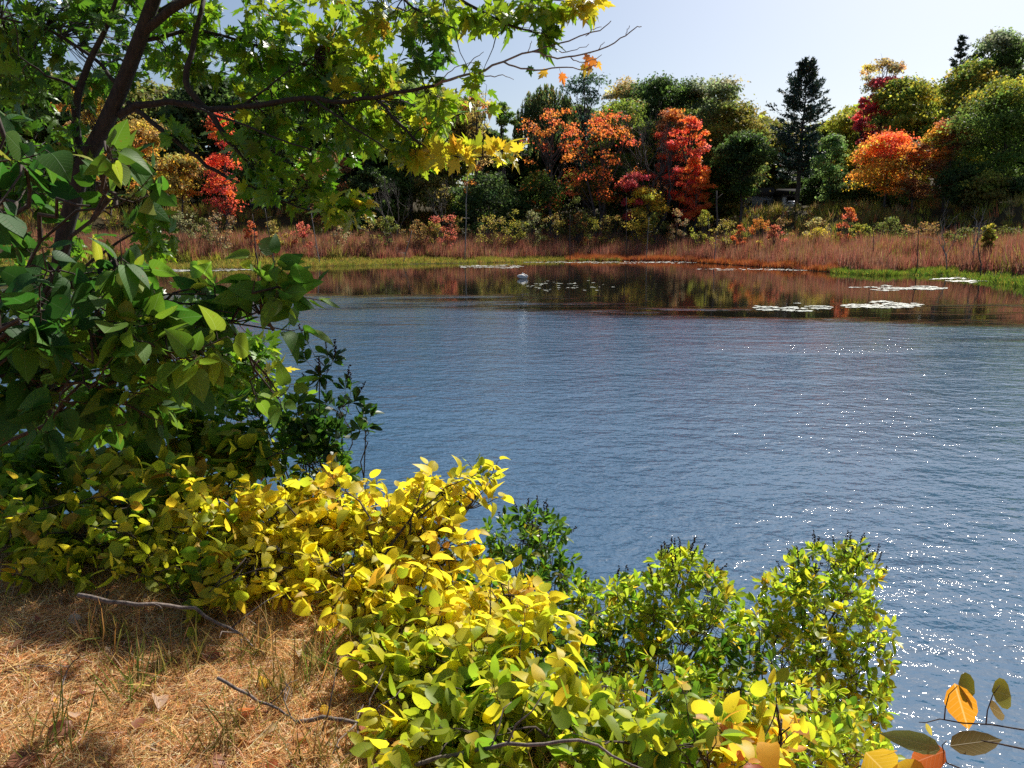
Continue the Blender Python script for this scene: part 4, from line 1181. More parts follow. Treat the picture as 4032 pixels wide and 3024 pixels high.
# ------------------------------------------------------------------ the big maple at left
def make_maple():
    Y0 = 6.0
    trunk = [(88, 1060, 6.1), (100, 900, 6.1), (118, 640, 6.05), (140, 500, 6.0), (180, 355, 6), (222, 280, 6), (262, 190, 6), (300, 90, 6), (332, 0, 6), (368, -120, 6), (430, -300, 6.1), (520, -520, 6.2)]
    tp = np.array([at(*p) for p in trunk])
    tp[0, 2] = min(tp[0, 2], gz(tp[0, 0], tp[0, 1]) - .1)
    base = tp[0]
    t = thing("maple_tree", base, "large green maple leaning in at left with a long limb across the sky", "tree")
    acc = Acc()
    acc.tube(tp, [.07, .06, .058, .06, .06, .06, .056, .052, .048, .042, .034, .02], 14)
    acc.build("trunk", M_BARK, t)
    limbs = [
        ([(257, 249, 6), (285, 232, 5.97), (312, 225, 5.95), (364, 220, 5.9), (405, 224, 5.9), (450, 237, 5.85), (520, 232, 5.8), (623, 218, 5.75), (675, 210, 5.7), (713, 221, 5.7), (817, 210, 5.6),
          (921, 187, 5.55), (973, 170, 5.5), (1025, 158, 5.5), (1087, 132, 5.45), (1150, 111, 5.4), (1233, 87, 5.4), (1299, 64, 5.4), (1320, 45, 5.4)], [.034, .027, .024, .02, .014, .009, .006, .003], 'bare'),
        ([(1150, 111, 5.4), (1188, 124, 5.4), (1238, 124, 5.4), (1298, 107, 5.4), (1341, 85, 5.4), (1372, 60, 5.4), (1386, 57, 5.4)], [.007, .005, .003], 'bare'),
        ([(1087, 133, 5.45), (1124, 148, 5.4), (1175, 150, 5.4), (1225, 143, 5.4), (1262, 152, 5.4), (1290, 140, 5.4)], [.007, .005, .003], 'bare'),
        ([(1233, 124, 5.4), (1250, 136, 5.4), (1278, 132, 5.4), (1300, 118, 5.4)], [.004, .002], 'bare'),
        ([(1190, 100, 5.4), (1212, 113, 5.4), (1245, 108, 5.4), (1272, 95, 5.4)], [.004, .002], 'bare'),
        ([(1000, 163, 5.5), (1015, 135, 5.5), (1030, 122, 5.5), (1045, 112, 5.5)], [.004, .002], 'bare'),
        ([(950, 178, 5.5), (975, 150, 5.5), (1000, 140, 5.5), (1020, 136, 5.5)], [.004, .002], 'bare'),
        ([(1030, 158, 5.5), (1060, 168, 5.5), (1085, 160, 5.5), (1110, 172, 5.5)], [.005, .002], 'bare'),
        ([(1140, 113, 5.4), (1146, 96, 5.4), (1148, 88, 5.4)], [.003, .002], 'bare'),
        ([(1265, 78, 5.4), (1285, 62, 5.4), (1300, 58, 5.4)], [.003, .002], 'bare'),
        ([(1290, 110, 5.4), (1302, 96, 5.4), (1306, 90, 5.4)], [.003, .002], 'bare'),
        ([(1352, 77, 5.4), (1356, 62, 5.4), (1360, 55, 5.4)], [.003, .002], 'bare'),
        ([(817, 218, 5.6), (862, 267, 5.55), (907, 312, 5.5), (956, 334, 5.5), (1008, 341, 5.45), (1060, 341, 5.4), (1140, 334, 5.4)], [.014, .010, .006, .003], 'twig'),
        ([(277, 222, 6), (329, 263, 5.9), (381, 308, 5.85), (450, 360, 5.8), (485, 381, 5.8), (537, 402, 5.7), (606, 433, 5.7), (658, 454, 5.65), (762, 457, 5.6)], [.026, .02, .015, .009, .004], 'twig'),
        ([(440, 0, 6.1), (420, 90, 6.0), (395, 180, 5.9), (433, 222, 5.88), (461, 253, 5.85), (492, 305, 5.8), (530, 346, 5.8)], [.02, .024, .03, .028, .022, .012], 'twig'),
        ([(310, 70, 6), (400, 0, 5.9), (560, -60, 5.8), (760, -80, 5.7), (940, -30, 5.6), (992, 0, 5.6), (1060, 35, 5.5), (1112, 60, 5.5), (1155, 67, 5.45), (1205, 85, 5.4)], [.04, .03, .022, .014, .008, .003], 'twig'),
        ([(760, -80, 5.7), (875, 3, 5.6), (932, 41, 5.6), (970, 56, 5.55)], [.014, .009, .004], 'twig'),
        ([(940, -30, 5.6), (1080, -25, 5.5), (1180, 0, 5.45), (1280, 5, 5.4)], [.012, .006, .003], 'twig'),
        ([(177, 358, 6.1), (164, 290, 6.1), (167, 195, 6.1), (208, 104, 6.1), (243, 31, 6.1), (270, -60, 6.1)], [.04, .038, .034, .026, .018, .01], 'twig'),
        ([(167, 195, 6.1), (140, 175, 6.0), (100, 165, 5.9), (40, 120, 5.8)], [.016, .012, .006], 'twig'),
        ([(262, 190, 6), (200, 120, 6.2), (100, 60, 6.3), (-40, 30, 6.4)], [.02, .014, .008], 'twig'),
        ([(300, 90, 6), (430, 60, 6.3), (560, 100, 6.5), (700, 120, 6.6)], [.02, .014, .006], 'twig'),
        ([(320, 40, 6), (480, -60, 6.5), (700, -90, 6.8), (900, -120, 7.0)], [.022, .016, .008], 'twig'),
        ([(405, 224, 5.9), (500, 260, 5.6), (600, 300, 5.4), (700, 330, 5.3)], [.012, .009, .004], 'twig'),
        ([(520, 232, 5.8), (600, 170, 5.9), (680, 120, 6.0)], [.012, .008, .004], 'twig'),
        ([(675, 210, 5.7), (740, 260, 5.5), (800, 300, 5.4), (850, 330, 5.4)], [.012, .008, .004], 'twig'),
        ([(118, 640, 6.05), (200, 560, 5.8), (290, 500, 5.7), (350, 470, 5.6)], [.016, .012, .005], 'twig'),
        ([(110, 760, 6.05), (200, 720, 5.8), (330, 690, 5.7), (480, 680, 5.6)], [.014, .01, .004], 'twig'),
        ([(105, 850, 6.05), (250, 840, 5.7), (400, 790, 5.6), (520, 760, 5.6)], [.014, .01, .004], 'twig'),
        ([(140, 500, 6), (60, 400, 6.1), (-40, 330, 6.1)], [.014, .01, .004], 'twig'),
        ([(430, -300, 6.1), (700, -330, 5.6), (1000, -320, 5.3), (1250, -260, 5.2)], [.03, .02, .01], 'twig'),
        ([(430, -300, 6.1), (250, -380, 5.6), (0, -350, 5.2)], [.025, .016, .01], 'twig'),
        ([(400, -220, 6.1), (600, -240, 7.0), (850, -260, 7.6)], [.025, .016, .01], 'twig'),
    ]
    al, ab = Acc(), Acc()
    sk = []
    for pts, rad, kind in limbs:
        P = np.array([at(*p) for p in pts])
        # denser, slightly wandering
        tt = np.linspace(0, len(P) - 1, (len(P) - 1) * 3 + 1)
        Q = np.stack([np.interp(tt, np.arange(len(P)), P[:, j]) for j in range(3)], -1)
        if len(Q) > 4:
            Qs = Q.copy(); Qs[1:-1] = (Q[:-2] + 2 * Q[1:-1] + Q[2:]) / 4; Q = Qs
            Q[1:-1] += rng.normal(0, .004, Q[1:-1].shape)
        rr = np.interp(np.linspace(0, 1, len(Q)), np.linspace(0, 1, len(rad)), rad) * (.82 if kind == 'twig' else .92)
        if kind == 'bare' and pts[0][0] < 300:
            k = 34
            al.tube(Q[:k + 1], rr[:k + 1], 9); ab.tube(Q[k:], rr[k:], 8)
            sk.append(Q[:k])
        elif kind == 'bare':
            ab.tube(Q, rr, 6)
        else:
            al.tube(Q, rr, 8); sk.append(Q)
    sk = np.concatenate(sk + [tp[2:]])
    lv = Leaves()
    A = [(4, (.09, .21, .012)), (4, (.15, .27, .014)), (2, (.05, .14, .010)), (1.2, (.30, .37, .02))]
    B = [(4, (.15, .26, .016)), (4, (.26, .34, .02)), (2, (.10, .21, .014)), (.8, (.45, .42, .03)), (.15, (.5, .2, .03))]
    C = [(4, (.48, .42, .03)), (3, (.60, .45, .03)), (3, (.30, .36, .02)), (.6, (.55, .24, .03))]
    D = [(4, (.05, .13, .012)), (3, (.08, .18, .014)), (1, (.12, .24, .014))]
    O = [(3, (.60, .36, .04)), (2, (.50, .17, .03)), (1, (.3, .2, .06))]
    blobs = [
        (150, 90, 180, 130, 6.6, .6, 54, D), (250, 30, 90, 60, 6.9, .3, 16, D), (60, 40, 120, 80, 6.9, .4, 20, D), (480, 80, 190, 100, 6.6, .6, 48, A), (690, 50, 150, 70, 6.4, .6, 30, B), (880, 45, 110, 44, 5.9, .4, 22, B),
        (1050, 30, 66, 30, 5.5, .2, 9, B), (1180, 12, 90, 14, 5.45, .15, 10, B), (1180, 72, 34, 14, 5.45, .1, 4, A), (1250, 4, 40, 10, 5.4, .1, 4, C),
        (640, 160, 150, 60, 6.4, .5, 40, A), (790, 160, 80, 44, 6.1, .4, 18, B), (925, 105, 42, 50, 5.6, .25, 11, D), (760, 110, 50, 34, 6.1, .3, 6, B),
        (870, 260, 110, 48, 6.1, .4, 30, B), (650, 290, 165, 70, 6.1, .5, 52, A), (970, 222, 46, 26, 5.7, .2, 6, B), (1000, 327, 125, 14, 5.45, .15, 15, C), (900, 320, 70, 36, 5.7, .3, 11, B),
        (640, 390, 90, 46, 5.8, .3, 17, A), (740, 456, 62, 22, 5.6, .2, 10, B), (790, 425, 22, 10, 5.6, .1, 2, C), (540, 385, 50, 24, 5.8, .2, 4, A),
        (390, 280, 60, 34, 6.0, .3, 4, A), (90, 280, 130, 170, 6.4, .6, 52, D), (330, 505, 50, 48, 5.7, .3, 10, A), (400, 110, 80, 60, 6.4, .4, 16, A),
        (120, 620, 160, 140, 6.2, .6, 36, D), (400, 690, 170, 70, 5.7, .4, 20, D), (490, 780, 110, 60, 5.4, .3, 30, A), (380, 820, 130, 70, 5.5, .3, 24, A), (560, 820, 50, 40, 5.4, .2, 8, B), (180, 830, 180, 110, 6.2, .4, 30, D),
        (1050, 172, 18, 12, 5.5, .1, 1, B), (1012, 176, 16, 10, 5.5, .1, 2, B),
        (420, -170, 300, 120, 6.4, .8, 50, A), (60, -230, 300, 170, 5.8, 1.0, 60, A), (900, -140, 260, 60, 5.8, .5, 16, A), (1130, -400, 420, 150, 5.3, .5, 80, A), (650, -420, 300, 150, 5.2, .6, 40, A),
    ]
    for u, v, ru, rv, Y, dY, n, pal in blobs:
        for k in range(int(n * (1.4 if v > -30 else 1))):
            e = ell(u, v, ru, rv, Y, dY)
            d = np.linalg.norm(sk - e, axis=1)
            s0 = sk[int(np.argmin(d + .2 * rng.random(len(sk))))]
            L = np.linalg.norm(e - s0)
            tw = .26
            if L > tw * 1.5:
                mid = e - unit(e - s0) * tw
                al.tube(bend(s0, mid, .05 * L, 5, .015), [.0055, .0035], 4, cap=False); s0 = mid
            spray(al, lv, s0, e, int(rng.integers(5, 9)), .094, pal, .003, .35, .55, .2, .35, last=True)
    for u, v, c in [(1178, 158, O), (1212, 166, O), (1262, 146, O), (1275, 150, O), (1283, 132, O), (1270, 125, O), (1292, 140, O), (1145, 150, D), (1035, 140, B)]:
        p = at(u, v - 6, 5.42)
        k = int(np.argmin(np.linalg.norm(np.concatenate(ab.V) - p, axis=1))); q = np.concatenate(ab.V)[k]
        al.tube([q, p], [.0012, .001], 4)
        lv.add(p, unit(np.array([rng.normal(0, .4), rng.normal(0, .3), -1])), unit(np.array([rng.normal(0, .5), -1, rng.normal(0, .5)])), rng.uniform(.05, .085), pick(c, 1)[0])
    al.build("limbs", M_BARK, t)
    ab.build("bare_twigs", M_GREYTWIG, t)
    lv.mesh("crown", MAPLE, M_MAPLE, t, fold=.12, curl=.35)
make_maple()

# ------------------------------------------------------------------ broad-leaved sapling, close at left
P_BROAD = [(4, (.022, .085, .012)), (4, (.035, .115, .014)), (2, (.07, .17, .016)), (.2, (.22, .28, .03))]
P_BROADY = [(4, (.065, .17, .015)), (2.5, (.15, .25, .02)), (.8, (.32, .34, .03)), (3, (.035, .105, .013))]
shrub("broadleaf_sapling", "sapling with very large dark heart-shaped leaves, close at the left edge", "sapling", None, (-3.0, 2.5),
      [(60, 640, 110, 120, 2.5, .35, 10, P_BROAD), (30, 420, 70, 120, 2.6, .35, 7, P_BROAD), (290, 320, 80, 30, 2.6, .2, 2, P_BROADY), (255, 580, 80, 80, 2.6, .3, 6, P_BROADY),
       (250, 740, 140, 80, 2.6, .3, 10, P_BROADY), (120, 860, 130, 70, 2.6, .3, 7, P_BROAD), (370, 800, 110, 60, 2.7, .3, 9, P_BROADY), (10, 270, 60, 80, 2.7, .3, 3, P_BROAD), (100, 770, 130, 90, 2.6, .3, 9, P_BROAD), (280, 880, 110, 60, 2.8, .3, 8, P_BROADY), (250, 430, 70, 50, 2.7, .3, 3, P_BROADY)],
      HEART, M_BROAD, .086, P_BROAD, per=11, leader=True, tw=.3, droop=.45, up=.45, sunny=.1, petiole=.35, stem_r=.017, fold=.2, curl=.35, blade=True)
shrub("broadleaf_sapling", "arching branch of big spotted leaves reaching over the blue water at left", "sapling", None, (-3.1, 3.3),
      [(330, 760, 90, 50, 2.9, .15, 4, P_BROADY), (470, 640, 70, 40, 2.9, .15, 5, P_BROADY), (565, 650, 75, 60, 2.9, .12, 9, P_BROADY), (590, 700, 60, 34, 2.9, .1, 5, P_BROADY), (480, 700, 60, 40, 2.9, .15, 4, P_BROAD), (600, 850, 60, 30, 2.95, .1, 3, P_BROADY)],
      HEART, M_BROAD, .092, P_BROADY, per=6, leader=True, tw=.2, droop=.3, up=.35, sunny=.1, petiole=.3, stem_r=.014, fold=.2, curl=.4, blade=True)

# ------------------------------------------------------------------ the yellow bittersweet thicket
TG = "bittersweet shrubs of the near bank"
def canopy_y(v):
    return float(np.interp(v, [940, 1040, 1100, 1200, 1300, 1400, 1500, 1600, 1660, 1720], [4.4, 3.9, 3.7, 3.4, 3.08, 2.8, 2.5, 2.2, 2.08, 2.0]))

def vine(label, root, blobs, pal, size=.060, per=9, **kw):
    global TILT
    TILT = .0032
    blobs = [(*b[:4], canopy_y(b[1]), .22, int(b[6] * 1.05), *b[7:]) for b in blobs]
    shrub("bittersweet_shrub", label, "shrub", TG, root, blobs, ROUND, M_VINE, size, pal, per=per, tw=.24, droop=.1, up=.35, sunny=.6, arcs=6, petiole=.2, stem_r=kw.pop('stem_r', .011), fold=.3, curl=.6, **kw)

vine("green and yellow shrub at the left edge above the bare needle ground", (-1.9, 3.9), [(60, 1150, 110, 90, 3.6, .3, 34, P_LEFT), (210, 1140, 120, 90, 3.6, .3, 34, P_LEFT), (140, 1215, 150, 50, 3.4, .2, 24, P_YELG), (330, 1190, 90, 80, 3.5, .25, 24, P_YELG)], P_LEFT)
vine("fresher green shrub behind the left-edge one, under the sapling's leaves", (-2.2, 4.6), [(20, 1050, 70, 60, 4.2, .3, 22, P_GRN), (60, 980, 90, 40, 4.2, .3, 18, P_GRN), (90, 1010, 130, 60, 4.2, .3, 28, P_GRN), (270, 980, 130, 70, 4.2, .3, 30, P_LEFT), (420, 960, 80, 60, 4.1, .3, 16, P_LEFT), (500, 930, 80, 60, 4.4, .3, 22, P_GRN), (400, 880, 100, 60, 4.4, .3, 26, P_GRN), (540, 1000, 70, 40, 4.2, .3, 14, P_LEFT), (330, 1070, 120, 50, 4.0, .3, 24, P_LEFT)], P_GRN, .085)
vine("bright yellow shrub with orange-tinged leaves left of the tallest yellow one", (-1.0, 3.5), [(470, 1090, 120, 70, 3.5, .25, 40, P_YEL), (600, 1120, 100, 80, 3.4, .25, 36, P_YEL), (420, 1190, 130, 80, 3.4, .25, 40, P_YELG), (560, 1240, 130, 70, 3.3, .25, 40, P_YEL), (430, 1290, 110, 40, 3.2, .2, 16, P_LEFT)], P_YEL)
vine("tallest bright yellow shrub, arching out over the blue water", (-.55, 3.1), [(700, 1110, 100, 80, 3.3, .25, 38, P_YEL), (830, 1130, 110, 90, 3.2, .25, 44, P_YEL), (960, 1085, 110, 55, 3.2, .2, 26, P_YEL), (1040, 1045, 60, 22, 3.2, .1, 8, P_YELG), (960, 1190, 90, 80, 3.1, .2, 28, P_YEL), (760, 1250, 140, 80, 3.1, .25, 44, P_YEL), (900, 1290, 110, 60, 3.0, .2, 26, P_YEL)], P_YEL, stem_r=.015)
vine("yellow shrub with dark arching stems in front of the pepperbushes", (-.1, 2.75), [(1100, 1290, 80, 40, 3.0, .2, 16, P_YEL), (960, 1370, 130, 60, 2.9, .2, 34, P_YEL), (1120, 1380, 110, 60, 2.9, .2, 28, P_YEL), (1060, 1450, 130, 50, 2.8, .2, 30, P_YELG), (830, 1400, 100, 60, 2.8, .2, 22, P_YELG)], P_YEL)
vine("low yellow-green shrub at the bottom centre edge of the needle ground", (.1, 2.3), [(960, 1520, 130, 60, 2.6, .2, 26, P_YELG), (1130, 1560, 130, 70, 2.55, .2, 26, P_LOW), (1000, 1620, 130, 40, 2.4, .15, 16, P_LOW), (1290, 1540, 90, 50, 2.6, .2, 14, P_LOW), (870, 1600, 90, 50, 2.35, .1, 18, P_YELG), (1130, 1640, 120, 30, 2.3, .15, 22, P_YELG), (900, 1470, 110, 60, 2.7, .15, 26, P_YELG), (950, 1650, 110, 34, 2.1, .1, 16, P_YELG), (1090, 1610, 120, 50, 2.1, .1, 18, P_LOW), (1190, 1500, 100, 50, 2.1, .1, 18, P_YELG)], P_YELG)
vine("autumn-mixed low shrub with orange leaves at the bottom right of the thicket", (.75, 2.25), [(1420, 1610, 100, 45, 2.6, .2, 13, P_LOW), (1610, 1620, 80, 36, 2.65, .2, 10, P_FALL), (1690, 1580, 50, 34, 2.8, .15, 7, P_FALL), (1300, 1630, 80, 36, 2.5, .15, 10, P_LOW), (1530, 1655, 100, 20, 2.6, .15, 8, P_LOW), (1340, 1650, 90, 26, 2.1, .1, 14, P_LOW)], P_YELG)

# ------------------------------------------------------------------ sweet pepperbushes at the waterside
PG = "pepperbushes at the waterside"
def pepper(label, root, blobs, pal, size=.066, spikes=24, per=11, **kw):
    global TILT
    TILT = .0028
    blobs = [(*b[:6], int(b[6] * 1.5), *b[7:]) for b in blobs]
    shrub("pepperbush", label, "shrub", PG, root, blobs, OBOV, M_PEPPER, size, pal, per=per, tw=.17, droop=-.15, up=.35, sunny=.25, petiole=.06, whorl=True, stem_r=.009, spikes=spikes, fold=.3, curl=.2, **kw)

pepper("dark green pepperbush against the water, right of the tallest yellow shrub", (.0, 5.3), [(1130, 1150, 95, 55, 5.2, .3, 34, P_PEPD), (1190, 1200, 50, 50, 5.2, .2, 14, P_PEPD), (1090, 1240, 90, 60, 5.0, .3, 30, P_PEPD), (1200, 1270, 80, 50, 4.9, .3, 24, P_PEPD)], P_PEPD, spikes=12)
pepper("lime green pepperbush with dark seed spikes, left of the right-most one", (.75, 4.5), [(1470, 1230, 70, 40, 4.7, .25, 24, P_PEP), (1540, 1290, 60, 60, 4.6, .25, 24, P_PEP), (1400, 1290, 90, 50, 4.6, .3, 34, P_PEP), (1300, 1310, 90, 55, 4.6, .3, 32, P_PEP), (1480, 1370, 120, 70, 4.4, .3, 56, P_PEP), (1310, 1400, 110, 60, 4.4, .3, 44, P_PEPD), (1400, 1470, 130, 50, 4.2, .3, 40, P_PEP)], P_PEP, spikes=26)
pepper("right-most pepperbush, its seed-spiked top reaching highest over the water", (1.7, 4.6), [(1790, 1220, 85, 40, 4.9, .2, 26, P_PEP), (1850, 1230, 60, 40, 4.9, .2, 14, P_PEP), (1700, 1260, 60, 30, 4.8, .2, 12, P_PEP), (1780, 1310, 110, 55, 4.7, .3, 42, P_PEP), (1870, 1380, 70, 70, 4.7, .25, 28, P_PEP), (1720, 1400, 110, 70, 4.5, .3, 50, P_PEP), (1850, 1470, 85, 60, 4.5, .25, 30, P_PEP), (1640, 1340, 70, 60, 4.6, .3, 20, P_PEP)], P_PEP, spikes=30)
pepper("low leafy pepperbush filling the foot of the two spiked ones", (1.3, 3.5), [(1560, 1490, 110, 60, 3.9, .3, 40, P_PEP), (1720, 1530, 110, 70, 3.9, .3, 46, P_PEP), (1840, 1570, 80, 70, 4.0, .25, 30, P_PEP), (1450, 1540, 100, 50, 3.7, .3, 28, P_PEPD), (1620, 1580, 120, 60, 3.5, .25, 30, P_PEP), (1780, 1630, 110, 30, 3.5, .2, 18, P_PEP), (1580, 1430, 60, 40, 4.2, .2, 16, P_PEPD), (1400, 1600, 120, 60, 2.9, .15, 26, P_PEP), (1560, 1620, 120, 50, 2.9, .15, 26, P_PEP), (1740, 1600, 110, 60, 3.2, .2, 26, P_PEP), (1860, 1640, 70, 40, 3.3, .2, 14, P_PEP), (1300, 1520, 110, 60, 3.1, .2, 24, P_PEP)], P_PEP, .066, spikes=0)
pepper("dark glossy sprigs standing up over the water beside the sapling", (-1.3, 5.3), [(690, 800, 30, 20, 4.3, .1, 5, P_DARK), (740, 890, 30, 20, 4.3, .1, 5, P_DARK), (790, 930, 22, 16, 4.3, .1, 4, P_DARK), (680, 930, 70, 50, 4.3, .2, 20, P_DARK), (640, 880, 40, 40, 4.3, .2, 8, P_PEPD), (690, 1010, 80, 40, 4.3, .2, 26, P_PEPD), (600, 960, 60, 50, 4.3, .2, 14, P_PEPD), (560, 880, 60, 50, 4.5, .2, 12, P_PEPD)], P_DARK, .075, spikes=14)
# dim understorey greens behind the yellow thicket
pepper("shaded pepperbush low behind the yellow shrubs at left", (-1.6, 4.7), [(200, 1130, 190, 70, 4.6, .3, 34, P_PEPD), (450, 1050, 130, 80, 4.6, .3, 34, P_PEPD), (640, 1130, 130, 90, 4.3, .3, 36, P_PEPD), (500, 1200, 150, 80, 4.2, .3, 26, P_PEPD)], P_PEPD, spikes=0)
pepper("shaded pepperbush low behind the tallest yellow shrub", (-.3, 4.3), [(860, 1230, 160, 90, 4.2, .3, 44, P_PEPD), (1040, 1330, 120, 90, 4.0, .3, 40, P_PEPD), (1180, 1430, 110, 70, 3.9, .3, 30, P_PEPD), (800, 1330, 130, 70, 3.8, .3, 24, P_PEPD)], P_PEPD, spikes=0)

# ------------------------------------------------------------------ close twig with autumn leaves, bottom right
def foreground_twig():
    Y = 1.75
    root_p = at(2330, 1700, Y)
    t = thing("leafy_twig", root_p, "close leaning twig with big orange and olive leaves at the bottom right corner", "twig")
    acc = Acc()
    def tb(pts, r): acc.tube(np.array([at(u, v, y) for u, v, y in pts]), r, 6)
    tb([(2330, 1700, Y), (2212, 1618, Y), (2150, 1605, Y), (2120, 1600, Y)], [.0035, .0025, .0016])
    tb([(2330, 1660, Y), (2220, 1578, Y), (2140, 1565, Y), (2080, 1562, Y), (2030, 1553, Y), (2000, 1561, Y), (1985, 1560, Y)], [.0025, .0018, .001])
    tb([(2130, 1563, Y), (2133, 1535, Y), (2145, 1500, Y), (2160, 1480, Y)], [.0018, .001])
    tb([(2040, 1554, Y), (2042, 1530, Y), (2050, 1500, Y), (2068, 1482, Y)], [.0018, .001])
    tb([(2330, 1760, Y), (2150, 1690, Y), (2045, 1648, Y), (2035, 1610, Y), (2045, 1600, Y)], [.003, .002, .001])
    tb([(2150, 1690, Y), (2000, 1700, Y), (1940, 1680, Y)], [.002, .001])
    acc.build("stem", M_TWIG, t)
    O1, O2, R1_, GN, DK = (.55, .24, .02), (.58, .38, .03), (.50, .13, .035), (.22, .26, .08), (.16, .13, .04)
    toc = unit(EYE - at(2080, 1560, Y))
    lst = [  # base (u,v) -> tip (u,v), width, colour, how much it faces the camera
        ((2062, 1476), (2090, 1570), .95, O1, .9, .9, LANCE), ((2070, 1476), (2100, 1496), 1.0, (.2, .2, .03), .6, 1.0, ROUND), ((2142, 1492), (2188, 1505), .9, (.30, .30, .04), .8, 1.0, ROUND),
        ((2138, 1528), (2168, 1545), .8, (.32, .24, .08), .5, .95, OVATE), ((2032, 1618), (1910, 1582), .5, GN, .55, .95, OVATE), ((2052, 1612), (2166, 1596), .52, DK, .5, 1.0, OVATE),
        ((2042, 1622), (1965, 1650), .9, R1_, .6, 1.0, OVATE), ((1870, 1625), (1935, 1690), .95, O2, .8, 1.0, OVATE), ((2000, 1665), (1930, 1660), .9, O2, .6, 1.0, OVATE), ((2000, 1562), (2012, 1588), .35, (.4, .34, .06), .7, 1.0, LANCE),
    ]
    for (b, e, w, c, f, l, tm) in lst:
        p = at(b[0], b[1], Y); q = at(e[0], e[1], Y + .03)
        d = q - p; s = np.linalg.norm(d)
        nrm = unit(toc + UP * (.9 - f) * .8 + np.array([.25, 0, 0]) * (f < .6))
        leaf_mesh("leaf", tm, [p], [d], [nrm], [s], [c], M_TWIGLEAF, t, width=w, fold=.2, curl=.1, blade=True, smooth_shade=True)
foreground_twig()

# ------------------------------------------------------------------ the needle ground: litter, grass, sticks, fallen leaves
def near_points(n, ymin=.9, ymax=4.6, xmin=-4.2, xmax=1.0, beyond=.55):
    x = rng.uniform(xmin, xmax, n); y = rng.uniform(ymin, ymax, n)
    k = y < bank_edge(x) + beyond
    x, y = x[k], y[k]
    return x, y, ground_z(x, y)

def litter():
    x, y, z = near_points(150000, 1.7, 4.2, -3.2, .3)
    n = len(x)
    a = rng.random(n) * 6.28
    tip = unit(np.c_[np.cos(a), np.sin(a), rng.normal(.04, .16, n)])
    nr = unit(np.c_[rng.normal(0, .3, (n, 2)), np.ones(n)])
    L = rng.uniform(.05, .13, n)
    pal = [(5, (.60, .31, .12)), (4, (.70, .47, .22)), (2, (.38, .18, .07)), (2, (.72, .58, .38))]
    o = leaf_mesh("pine_needle_litter", BLADE, np.c_[x, y, z + .004 + rng.random(n) * .014], tip, nr, L, pick(pal, n, .2), M_DRY, None, width=.0030 / L, fold=.0, curl=.12)
    set_props(o, "orange-brown pine needles and dry litter covering the bank at lower left", "litter", None, "stuff")
    # dry grass, thin and curved
    x, y, z = near_points(34000, 1.7, 4.2, -3.2, .3)
    d = .5 + .5 * wob(x, y, 1.9, 8.0) + .5 * smooth(-.4, .35, y - bank_edge(x))
    k = rng.random(len(x)) < np.clip(d, .05, 1) * .75; x, y, z = x[k], y[k], z[k]; n = len(x)
    tip = unit(np.c_[rng.normal(0, .55, (n, 2)), np.full(n, .8)])
    a = rng.random(n) * 6.28
    L = rng.uniform(.03, .13, n)
    pal = [(5, (.62, .44, .20)), (3, (.50, .29, .11)), (1.6, (.30, .26, .07)), (.9, (.14, .19, .035))]
    tm = (np.array([(-.5, 0), (.5, 0), (.4, .4), (.25, .75), (0, 1), (-.25, .75), (-.4, .4)], float), [(0, 1, 2, 6), (6, 2, 3, 5), (5, 3, 4)])
    o = leaf_mesh("dry_grass", tm, np.c_[x, y, z - .005], tip, np.c_[np.cos(a), np.sin(a), np.zeros(n)], L, pick(pal, n, .2), M_DRY, None, width=.0034 / L, fold=.0, curl=.55)
    set_props(o, "sparse dry and greenish grass standing out of the needle litter", "grass", None, "stuff")
litter()

def leaf_bits():
    x, y, z = near_points(2600, 1.8, 4.2, -3.2, .2)
    k = rng.random(len(x)) < np.clip(.22 + .35 * wob(x, y, 2.3, 5.0) + .5 * smooth(-.5, .2, y - bank_edge(x)), .04, 1)
    x, y, z = x[k], y[k], z[k]; n = len(x)
    a = rng.random(n) * 6.28
    pal = [(4, (.22, .11, .055)), (3, (.36, .20, .10)), (2, (.50, .36, .24)), (1, (.12, .06, .035)), (.8, (.5, .36, .05))]
    o = leaf_mesh("leaf_litter", OVATE, np.c_[x, y, z + .012 + .01 * rng.random(n)], np.c_[np.cos(a), np.sin(a), rng.normal(.1, .3, n)], unit(np.c_[rng.normal(0, .5, (n, 2)), np.ones(n)]),
                  rng.uniform(.015, .055, n), pick(pal, n, .25), M_DRY, None, width=rng.uniform(.5, 1.1, n), fold=.6, curl=.7)
    set_props(o, "small broken brown leaf litter scattered over the needle ground", "leaf litter", None, "stuff")
leaf_bits()

def grass_tuft(u, v, label, col, n=60, h=.2):
    p = at_z(u, v, 2.9); p[2] = gz(p[0], p[1])
    x = p[0] + rng.normal(0, .05, n); y = p[1] + rng.normal(0, .05, n)
    a = rng.random(n) * 6.28; L = rng.uniform(.4, 1.1, n) * h
    tm = (np.array([(-.5, 0), (.5, 0), (.45, .4), (.3, .75), (0, 1), (-.3, .75), (-.45, .4)], float), [(0, 1, 2, 6), (6, 2, 3, 5), (5, 3, 4)])
    t = leaf_mesh("grass_tuft", tm, np.c_[x, y, ground_z(x, y) - .01], unit(np.c_[rng.normal(0, .4, (n, 2)), np.ones(n)]), np.c_[np.cos(a), np.sin(a), np.zeros(n)], L,
                  pick(col, n, .2), M_DRY, None, width=.005 / L, fold=0, curl=.5)
    set_props(t, label, "grass", "grass tufts on the needle ground")
TU = [(3, (.12, .18, .03)), (2, (.30, .24, .07)), (1, (.45, .28, .1))]
TD = [(3, (.22, .15, .05)), (2, (.14, .15, .03)), (2, (.40, .22, .08))]
